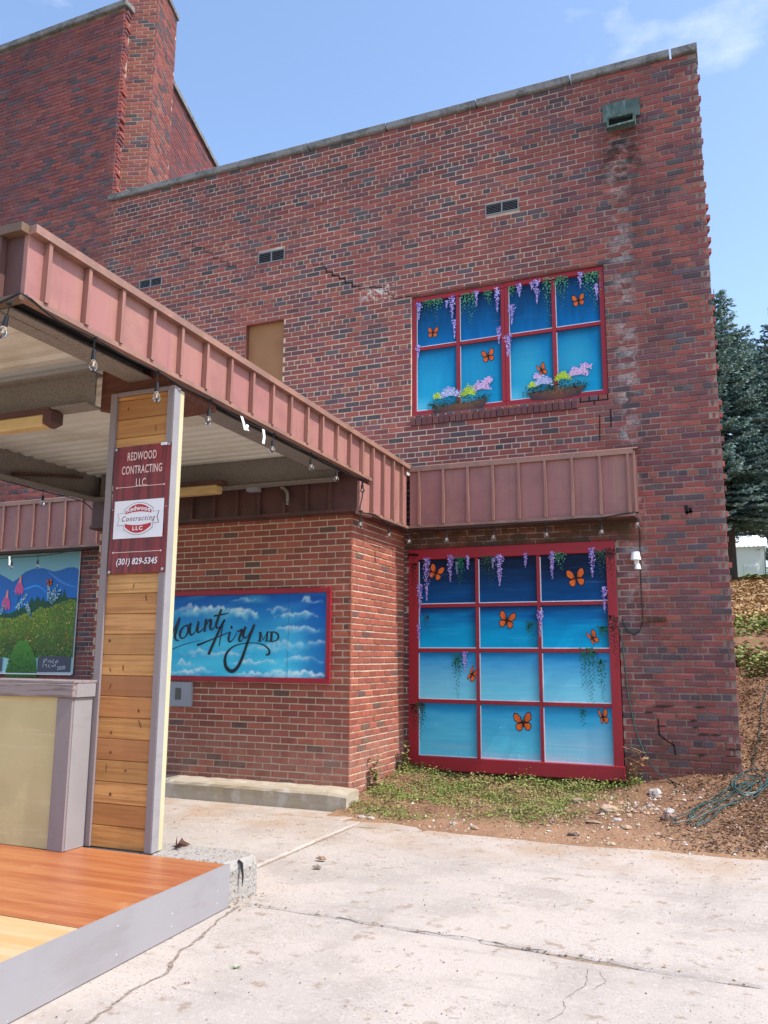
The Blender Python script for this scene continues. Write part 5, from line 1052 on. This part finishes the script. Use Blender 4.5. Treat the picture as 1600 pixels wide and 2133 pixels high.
q.build('gravel', M['chip'], kind='stuff')
q = MB()
for k in range(1500):
    x = R.uniform(-5.5, 1.2); y = R.uniform(-8, -2.1) if R.random() < .6 else -2.25-abs(R.gauss(0, .45))
    if x < -2.75 and y < -4.35: continue
    z = .021 if x < -3.23 and y > -4.4 else .0075 if y > jl(x) else .003
    if R.random() < .45:
        l = R.uniform(.01, .05); a = R.random()*2*pi; w = R.uniform(.0008, .0018); q.face([(x-w*sin(a), y+w*cos(a), z), (x+w*sin(a), y-w*cos(a), z), (x+l*cos(a)+w*sin(a), y+l*sin(a)-w*cos(a), z+.002), (x+l*cos(a)-w*sin(a), y+l*sin(a)+w*cos(a), z+.002)], jit((.17, .10, .055), .4))
    elif R.random() < .5: pebble(q, x, y, z, R.uniform(.0025, .007), jit((.17, .13, .10), .4))
    else: leaf_quad(q, x, y, z+.001, R.uniform(.006, .016), jit((.22, .13, .07), .4), .15)
q.build('litter', M['chip'], kind='stuff')
q = MB()
for i in range(130):                                     # dirt and dead grass caught in the joints
    if R.random() < .6: x = R.uniform(-2.8, .4); y = jl(x)+R.gauss(0, .012)
    else: x = -2.87+R.gauss(.02, .04); y = R.uniform(-4.86, -4.42)
    leaf_quad(q, x, y, R.uniform(0., .014), R.uniform(.008, .024), jit((.26, .19, .115), .4), .5)
q.build('joint_debris', M['chip'], kind='stuff')

# ---- stones lying on the dirt
def rock(x, y, sx_, sy_, sz_, col, label, rot=0., name='stone'):
    V = []; F = []; n1, n2 = 9, 6; sd = R.random()*50
    for j in range(n2+1):
        th = pi*j/n2
        for i in range(n1):
            ph_ = 2*pi*i/n1; d = Vector((sin(th)*cos(ph_), sin(th)*sin(ph_), cos(th))); k = 1+.38*noise.noise(d*1.6+Vector((sd, 0, 0))); k = k*(.92 if abs(d.z) > .6 else 1)
            V.append((d.x*k*sx_, d.y*k*sy_, max(d.z*k*sz_, -.35*sz_)))
    for j in range(n2):
        for i in range(n1): F.append((j*n1+i, (j+1)*n1+i, (j+1)*n1+(i+1) % n1, j*n1+(i+1) % n1))
    me = bpy.data.meshes.new(name); me.from_pydata(V, [], F); me.materials.append(M['rock']); me.update(); o = bpy.data.objects.new(name, me); COL.objects.link(o)
    put(o, (x, y, H(x, y)+sz_*.25)); o.rotation_euler = (0, 0, rot); o.color = (*col, 1); tag(o, label, 'stone', 'stones on the dirt by the wall'); return o
TAN, WHT, BRN = (.38, .265, .17), (.46, .43, .41), (.22, .115, .085)
rock(-1.13, -1.25, .10, .06, .05, TAN, 'large broken tan stone, biggest of the rubble in front of the red board', .6)
rock(-1.22, -1.58, .075, .03, .014, TAN, 'flat tan stone flake lying just below the biggest rubble stone', -.3)
rock(-.80, -.50, .07, .06, .05, WHT, 'angular pale grey stone near the foot of the brick wall', .4)
rock(-.75, -.72, .04, .035, .022, TAN, 'small tan stone in front of the angular pale grey one')
rock(-.60, -1.42, .065, .055, .055, BRN, 'brown brick lump with a white stone sitting on it', .2, 'brick_lump')
w = rock(-.60, -1.40, .05, .045, .03, WHT, 'white stone resting on top of the brown brick lump', .9); w.location.z += .055
rock(-.93, -1.72, .05, .04, .022, TAN, 'rounded tan stone between the rubble heap and the bare silt')
rock(-1.02, -1.55, .04, .03, .02, WHT, 'small whitish stone at the lower edge of the rubble heap')
rock(-2.18, -2.02, .06, .03, .022, TAN, 'pale long stone at the silt edge of the weeds', -.5)
rock(-2.40, -1.93, .03, .025, .02, WHT, 'little white stone beside the weeds, next to the pale long one')
rock(-1.0, -2.13, .045, .03, .018, (.50, .40, .26), 'yellowish stone alone on the silt next to the concrete edge')
rock(-1.49, -.84, .07, .045, .035, (.30, .22, .13), 'dull brown stone among the thinning weeds below the red board')
rock(-1.57, -1.64, .04, .025, .03, BRN, 'upright reddish stone in the dirt, halfway from weeds to concrete', 1.)
rock(-1.33, -1.98, .05, .03, .02, (.09, .06, .05), 'dark wet-looking stone on the silt')
rock(-3.28, -1.95, .04, .03, .02, WHT, 'pale pebble at the broken corner of the curb', .3); rock(-3.18, -1.98, .045, .03, .02, (.45, .40, .33), 'grey rounded pebble beside the pale one at the curb end', -.4)
rock(-2.88, -3.56, .04, .02, .018, (.27, .16, .09), 'brown lump on the concrete near the diagonal joint').location.z = .025; rock(-2.80, -3.78, .035, .02, .016, (.22, .18, .15), 'grey brown clod on the concrete below the brown lump').location.z = .02
# dried weed stalks at the corner of the red board
st = MB()
for k in range(9):
    x, y = -1.04+R.uniform(-.03, .03), -.09+R.uniform(-.03, .02); P = [(x+R.uniform(-.02, .02)*i+.004*i, y-.004*i, .2+.055*i) for i in range(int(R.uniform(5, 9)))]; st.tube(P, .0035, 4, jit((.34, .20, .10), .2))
    for p in P[2:]: leaf_quad(st, p[0], p[1], p[2], .04, jit((.36, .20, .10), .25), .9)
tag(st.build('dried_weed', M['leaf']), 'dried brown weed stalk against the wall at the corner of the red bottom board', 'weed')
for (x, y, h, lb) in ((-3.585, -1.02, .34, 'tall thin weed growing against the orange entry wall'), (-3.56, -.22, .32, 'leafy weed in the corner between the entry wall and the tall mural')):
    st = MB()
    for k in range(6):
        x0, y0 = x+R.uniform(0, .04), y+R.uniform(-.04, .04); P = [(x0+.01*i*R.uniform(-.5, 1), y0+R.uniform(-.008, .008)*i, H(x0, y0)+h*i/7*R.uniform(.9, 1.05)) for i in range(8 if k < 2 else 5)]; st.tube(P, .003, 4, (.16, .13, .05))
        for p in P[1:]:
            for _ in range(3): leaf_quad(st, *p, R.uniform(.025, .05), jit(R.choice([(.15, .16, .05), (.25, .17, .07), (.10, .13, .03)]), .2), .8)
    tag(st.build('weed', M['leaf']), lb, 'weed')
tf = MB()
for k in range(14):
    a = R.random()*2*pi; l = R.uniform(.03, .06); tf.face([(-2.29-.003*sin(a), -5.62+.003*cos(a), .001), (-2.29+.003*sin(a), -5.62-.003*cos(a), .001), (-2.29+l*cos(a), -5.62+l*sin(a)*.6, .012)], jit((.10, .20, .04), .2))
tag(tf.build('grass_sprig', M['leaf']), 'little green grass sprig lying on the bare concrete', 'grass')

# ================================================================== CORDS, LAMPS, STRING LIGHTS
def bulb(par, x, y, z, drop, lean=(0, 0)):
    lx, ly = lean; s = MB(); s.tube([(x, y, z), (x+lx*.3, y+ly*.3, z-drop*.38)], .004, 5); s.tube([(x+lx*.3, y+ly*.3, z-drop*.36), (x+lx*.55, y+ly*.55, z-drop*.66)], [.012, .016], 8)
    s.tube([(x-.02, y, z+.004), (x+.02, y, z+.004)], .009, 6)
    k = s.build('bulb_socket', M['rubber'], par); g = MB(); c0 = Vector((x+lx*.55, y+ly*.55, z-drop*.66)); d = Vector((lx*.45, ly*.45, -drop*.34))
    g.tube([c0+d*t for t in (0, .15, .4, .7, .9, 1.)], [.012, .017, .025, .025, .015, .003], 10); g.build('bulb', M['glass'], k, smooth=True); f = MB(); f.tube([c0+d*.15, c0+d*.55], .004, 5); f.build('filament', M['fil'], k)
strg = thing('string_light', 'black festoon cable with clear bulbs along the canopy fascia and over the tall mural', 'string lights', (-3.46, -3.5, 3.2))
BX_ = -3.462
fb = [(-6.25, 3.40), (-5.596, 3.395), (-4.99, 3.38), (-4.372, 3.36), (-3.447, 3.335), (-2.783, 3.32), (-2.234, 3.303), (-1.646, 3.298)]
q = MB(); path = [(-5.0, -6.16, 3.40), (-4.2, -6.165, 3.385), (-3.7, -6.17, 3.40), (-3.47, -6.17, 3.45)]
path += catmull([(BX_-.002, -6.1, 3.44), (BX_, -5.9, 3.395), *[(BX_, y, z) for y, z in fb[1:2]], (BX_, -5.3, 3.378), (BX_, -4.99, 3.38), (BX_, -4.7, 3.358), (BX_, -4.372, 3.36), (BX_, -3.9, 3.325), (BX_, -3.447, 3.335), (BX_, -3.1, 3.315), (BX_, -2.783, 3.32), (BX_, -2.5, 3.30), (BX_, -2.234, 3.303), (BX_, -1.95, 3.29), (BX_, -1.646, 3.298), (BX_, -1.62, 3.15), (-3.47, -1.66, 3.0), (-3.455, -1.62, 2.955), (-3.46, -1.3, 2.985), (-3.462, -.92, 2.94), (-3.462, -.6, 2.965), (-3.46, -.29, 2.945), (-3.3, -.29, 2.97), (-2.993, -.29, 2.955), (-2.7, -.29, 2.958), (-2.434, -.29, 2.955), (-2.1, -.29, 2.97), (-1.834, -.29, 2.965), (-1.5, -.29, 2.985), (-1.247, -.29, 2.98), (-1.0, -.29, 3.01), (-.87, -.27, 3.02)], 4)
q.tube(path, .0075, 5); q.build('cable', M['rubber'], strg)
bulb(strg, -3.52, -6.19, 3.385, .19, (-.05, .0))
for i, (y, z) in enumerate(fb[1:]): bulb(strg, BX_, y, z, z-3.168-.02*(i < 1), ((.0, R.uniform(-.02, .04))))
bulb(strg, -3.47, -1.645, 2.965, .17); bulb(strg, -3.46, -.92, 2.945, .16, (.0, .02)); bulb(strg, -3.46, -.29, 2.945, .15)
for x in (-2.993, -2.434, -1.834, -1.247): bulb(strg, x, -.29, 2.955, .165, (R.uniform(-.01, .01), 0))
bulb(strg, -.87, -.27, 3.015, .16)
str2 = thing('string_light', 'black festoon cable with clear bulbs hanging in front of the garden mural', 'string lights', (-9, -.3, 2.9))
q = MB(); q.tube(catmull([(-11.5, -.30, 2.90), (-10.8, -.30, 2.87), (-10.1, -.30, 2.86), (-9.75, -.3, 2.885), (-9.17, -.3, 2.885), (-8.6, -.3, 2.93), (-8.3, -.3, 2.96), (-7.6, -.4, 3.02), (-7.12, -.9, 3.1)], 5), .006, 5); q.build('cable', M['rubber'], str2)
for x, y, z in ((-10.0, -.3, 2.865), (-9.68, -.3, 2.885), (-9.18, -.3, 2.885), (-7.9, -.36, 3.0)): bulb(str2, x, y, z, .17)
str3 = thing('string_light', 'black festoon cable with clear bulbs under the far edge of the canopy', 'string lights', (-7.1, -3, 3.3))
q = MB(); q.tube(catmull([(-7.09, -5.5, 3.40), (-7.09, -4.2, 3.36), (-7.09, -3.4, 3.33), (-7.09, -2.4, 3.31), (-7.09, -1.7, 3.29), (-7.10, -1.4, 3.1)], 5), .006, 5); q.build('cable', M['rubber'], str3)
for y in (-3.35, -2.35): bulb(str3, -7.09, y, 3.325, .19)
def tape(pts, label):
    q = MB(); w = .018
    for a, b in zip(pts, pts[1:]): q.hex([(a[0], a[1]-w, a[2]), (b[0], b[1]-w, b[2]), (b[0], b[1]+w, b[2]), (a[0], a[1]+w, a[2]), (a[0]+.002, a[1]-w, a[2]+.001), (b[0]+.002, b[1]-w, b[2]+.001), (b[0]+.002, b[1]+w, b[2]+.001), (a[0]+.002, a[1]+w, a[2]+.001)])
    tag(q.build('tape_strip', M['tape']), label, 'tape', 'white tape strips on the festoon cable')
tape([(-3.445, -3.97, 3.345), (-3.435, -3.95, 3.29), (-3.44, -3.92, 3.245)], 'crumpled white tape strip on the canopy cable, the one farther from the wall')
tape([(-3.445, -3.88, 3.30), (-3.44, -3.90, 3.265), (-3.435, -3.885, 3.25)], 'short white tape tail hanging right beside the crumpled strip')
tape([(-3.448, -3.635, 3.325), (-3.44, -3.63, 3.26), (-3.436, -3.65, 3.20)], 'straight white tape strip hanging from the canopy cable, nearer the wall')
tape([(-10.02, -.31, 2.875), (-10.0, -.315, 2.80), (-10.03, -.32, 2.76)], 'white tape strip at the far end of the garden mural cable'); tape([(-9.72, -.31, 2.90), (-9.70, -.318, 2.82), (-9.69, -.325, 2.77)], 'white tape strip beside a bulb in front of the garden mural')
lamp = thing('security_lamp', 'small white two-headed security lamp on the brick beside the top of the tall mural', 'lamp', (-.9, -.05, 2.45))
def shade(x, z, w, h):
    q = MB(); n = 10; V = [(x+cos(2*pi*k/n)*w*.72, -.085+sin(2*pi*k/n)*w*.72, z+h) for k in range(n)]+[(x+cos(2*pi*k/n)*w, -.085+sin(2*pi*k/n)*w, z) for k in range(n)]
    q.mesh(V, [tuple(range(n))]+[(k, n+k, n+(k+1) % n, (k+1) % n) for k in range(n)]); q.build('lamp_shade', M['white_metal'], lamp)
shade(-.925, 2.535, .056, .085); shade(-.908, 2.435, .034, .055); bevel_box('mount', M['white_metal'], lamp, -.945, -.90, -.04, -.003, 2.49, 2.55)
wire = MB(); wire.tube(catmull([(-.872, -.262, 3.01), (-.874, -.14, 2.90), (-.878, -.02, 2.80), (-.885, -.012, 2.55), (-.890, -.012, 2.25), (-.886, -.012, 1.98), (-.905, -.012, 1.83), (-.97, -.012, 1.745), (-1.05, -.012, 1.78), (-1.105, -.012, 1.90)], 5), .006, 5)
tag(wire.build('wall_cable', M['rubber']), 'black cable dropping past the white security lamp and looping to the red frame', 'cable')
cord = thing('extension_cord', 'green extension cord running down the brick and lying in a loose coil on the mulch', 'cord', (-.3, -.9, .2))
w1 = [(-1.125, -.01, 1.80), (-1.10, -.012, 1.55), (-1.075, -.012, 1.15), (-1.02, -.012, .80), (-.93, -.02, .52), (-.80, -.08, .34), (-.66, -.16, .27), (-.55, -.5, .28)]
q = MB(); q.tube(catmull(w1, 6), .0065, 5); q.build('wall_run', M['hose'], cord)
q = MB(); P = []; n = 7
for k in range(n*16):
    t = 2*pi*k/16; i = k/16; g = sm(i, 3.6, 4.4)
    a = (.70+.10*sin(i*2.1))*(1-g)+(.33+.05*sin(i*5))*g; b = (.07+.04*sin(i*3.7))*(1-g)+(.13+.03*sin(i*3))*g; cx, cy = mixc((-.16, -.86), (.06, -.30), g); cx += .02*sin(i*1.7); cy += .06*sin(i*2.9); ph_ = radians(66+6*sin(i*1.3)+10*g)
    u, v = cos(t)*a, sin(t)*b
    x, y = cx+u*cos(ph_)-v*sin(ph_), cy+u*sin(ph_)+v*cos(ph_); P.append((x, y, H(x, y)+.012+.005*(k % 4)+.004*i))
P = [(w1[-1][0], w1[-1][1], H(w1[-1][0], w1[-1][1])+.015)]+P+[(x, y, H(x, y)+.02) for x, y in ((.10, .2), (.18, .7), (.24, 1.3), (.33, 1.9))]
q.tube(catmull(P, 3), .0052, 5); q.build('coil', M['hose'], cord)
# fluorescent battens and conduit under the canopy
def batten_light(x0, x1, y, z, label, fit):
    t = thing('batten_light', label, 'light', ((x0+x1)/2, y, z), 'fluorescent battens under the canopy')
    box('housing', M['maroon'], t, x0, x1, y-.05, y+.05, z+.055, z+.10); bevel_box('diffuser', M['amber'], t, x0+.01, x1-.055, y-.055, y+.055, z-.04, z+.054, .012)
    if fit: bevel_box('end_cap', M['maroon'], t, x1-.054, x1+.03, y-.058, y+.058, z-.05, z+.102, .035)
batten_light(-6.2, -4.51, -4.83, 3.185, 'brown and amber fluorescent batten under the beam over the counter', True)
batten_light(-6.4, -4.93, -1.98, 3.24, 'amber fluorescent batten close to the dark band over the cloud painting', False)
q = MB(); q.tube(catmull([(-4.41, -1.66, 3.29), (-4.37, -1.66, 3.27), (-4.335, -1.66, 3.22), (-4.33, -1.66, 3.14), (-4.34, -1.64, 3.10)], 4), .018, 7); tag(q.build('conduit_pipe', M['beam']), 'short bent conduit pipe on the dark metal band above the cloud painting', 'pipe')
jb = MB(); jb.box(-4.80, -4.66, -1.74, -1.66, 3.255, 3.295); tag(jb.build('junction_box', M['grey']), 'small grey junction box at the end of the amber batten near the conduit pipe', 'junction box')

# ================================================================== SPRUCES AND SHED ON THE HILL
def spruce(x, y, h, r0, label, st=1.9):
    z0 = H(x, y)-.1; t = thing('spruce_tree', label, 'tree', (x, y, z0), 'spruces on the hill'); q = MB()
    q.tube([(x, y, z0), (x+.03, y, z0+h*.3), (x-.02, y, z0+h*.7), (x, y, z0+h)], [.22, .17, .08, .012], 9); q.build('trunk', M['bark'], t)
    q = MB(); lv = int(h*3.2)
    for k in range(lv):
        f = (k+.5)/lv; zz = z0+st+(h-st-.1)*f
        for b in range(R.randint(11, 14) if f < .93 else 4):
            a = R.random()*2*pi; L = r0*(1-f)**.8*R.uniform(.65, 1.15)+.22; n = max(3, int(L/.17)); up_ = .25+.9*f
            for i in range(n):
                s = (i+.6)/n; px = x+cos(a)*L*s; py = y+sin(a)*L*s; pz = zz-L*.30*s*(1-f)+L*.30*s*s*up_
                for sd in (-1, 1, 0):
                    g = R.uniform(.24, .42)*(1-.3*s); ba = a+sd*R.uniform(.5, 1.0); d = Vector((cos(ba), sin(ba), R.uniform(-.35, .25)+.35*f)); e = Vector((-sin(ba), cos(ba), R.uniform(-.6, .6))); p = Vector((px, py, pz)); w = R.uniform(.03, .055)
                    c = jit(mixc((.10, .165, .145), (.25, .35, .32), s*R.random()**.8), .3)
                    q.face([p, p+d*g*.4+e*w, p+d*g, p+d*g*.4-e*w], c)
                    for _ in range(4):
                        p2 = p+d*g*R.uniform(.2, .8); ba2 = ba+R.choice((-1, 1))*R.uniform(.5, .9); d2 = Vector((cos(ba2), sin(ba2), R.uniform(-.5, .2))); e2 = Vector((-sin(ba2)*.3, cos(ba2)*.3, 1)); g2 = g*.5; q.face([p2, p2+d2*g2*.5+e2*w*.6, p2+d2*g2, p2+d2*g2*.5-e2*w*.6], c)
    q.build('crown', M['leaf'], t)
spruce(-.08, 27.5, 12.7, 3.2, 'tall blue-green spruce rising right behind the brick corner', 2.3); spruce(2.55, 28.6, 11.8, 3.3, 'blue-green spruce beyond the shed, partly outside the view', 3.0)
spruce(1.1, 41.5, 14.6, 4.6, 'blue-green spruce standing right behind the white shed', 1.5)
spruce(-3.2, 30, 11., 2.4, 'blue-green spruce hidden behind the brick building')
shed = thing('white_shed', 'small white ribbed metal shed with a low gable roof at the top of the slope', 'shed', (.6, 37, 5.4))
sx0, sx1, sy0, sy1, sz0, sz1 = -.9, 1.46, 36.4, 38.6, 5.15, 7.08
for nm, (p0, p1) in {'front_wall': ((sx0, sy0), (sx1, sy0)), 'end_wall': ((sx1, sy0), (sx1, sy1))}.items():
    q = MB(); L = sqrt((p1[0]-p0[0])**2+(p1[1]-p0[1])**2); n = int(L/.11); A = Vector((p1[0]-p0[0], p1[1]-p0[1], 0))/L; N = Vector((A.y, -A.x, 0))
    for k in range(n): q.bar((*p0, 0), A, N, k*L/n, (k+.72)*L/n, -.03, .018, lambda a: sz0, lambda a: sz1); q.bar((*p0, 0), A, N, (k+.72)*L/n, (k+1)*L/n, -.03, 0, lambda a: sz0, lambda a: sz1)
    q.build(nm, M['white_metal'], shed)
q = MB(); q.poly([(sx1+.01, sy0, sz1), (sx1+.01, sy1, sz1), (sx1+.01, (sy0+sy1)/2, 7.75)]); q.build('gable', M['white_metal'], shed)
for s_ in (0, 1):
    q = MB(); n = 12
    for k in range(n):
        a = sx0-.1+(sx1-sx0+.25)*k/n; b = a+(sx1-sx0+.25)/n
        ya, yb_ = (sy0-.12, (sy0+sy1)/2) if s_ == 0 else (sy1+.12, (sy0+sy1)/2)
        for (u, v, h) in ((a, a+.04, .03), (a+.04, b, 0)): q.hex([(u, ya, 7.05+h), (v, ya, 7.05+h), (v, yb_, 7.76+h), (u, yb_, 7.76+h), (u, ya, 7.08+h), (v, ya, 7.08+h), (v, yb_, 7.79+h), (u, yb_, 7.79+h)])
    q.build('roof_sheet', M['white_metal'], shed)
bevel_box('door', M['white_metal'], shed, .45, 1.12, sy0-.06, sy0-.02, 5.2, 6.18, .015); bevel_box('door_inset', mat('shed_door', (.62, .64, .66), .5), shed, .53, 1.04, sy0-.075, sy0-.061, 5.25, 6.08, .01); bevel_box('lamp', M['grey'], shed, 1.12, 1.26, sy0-.15, sy0-.02, 6.90, 6.97, .02)
bb = thing('wood_stack', 'brown weathered timber stack beside the white shed', 'timber', (1.9, 36.6, 5.4))
for k in range(6): bevel_box('timber', M['bark'], bb, 1.50+.03*k, 2.5, 36.2+.05*(k % 2), 36.9, 5.2+.25*k, 5.43+.25*k, .02)
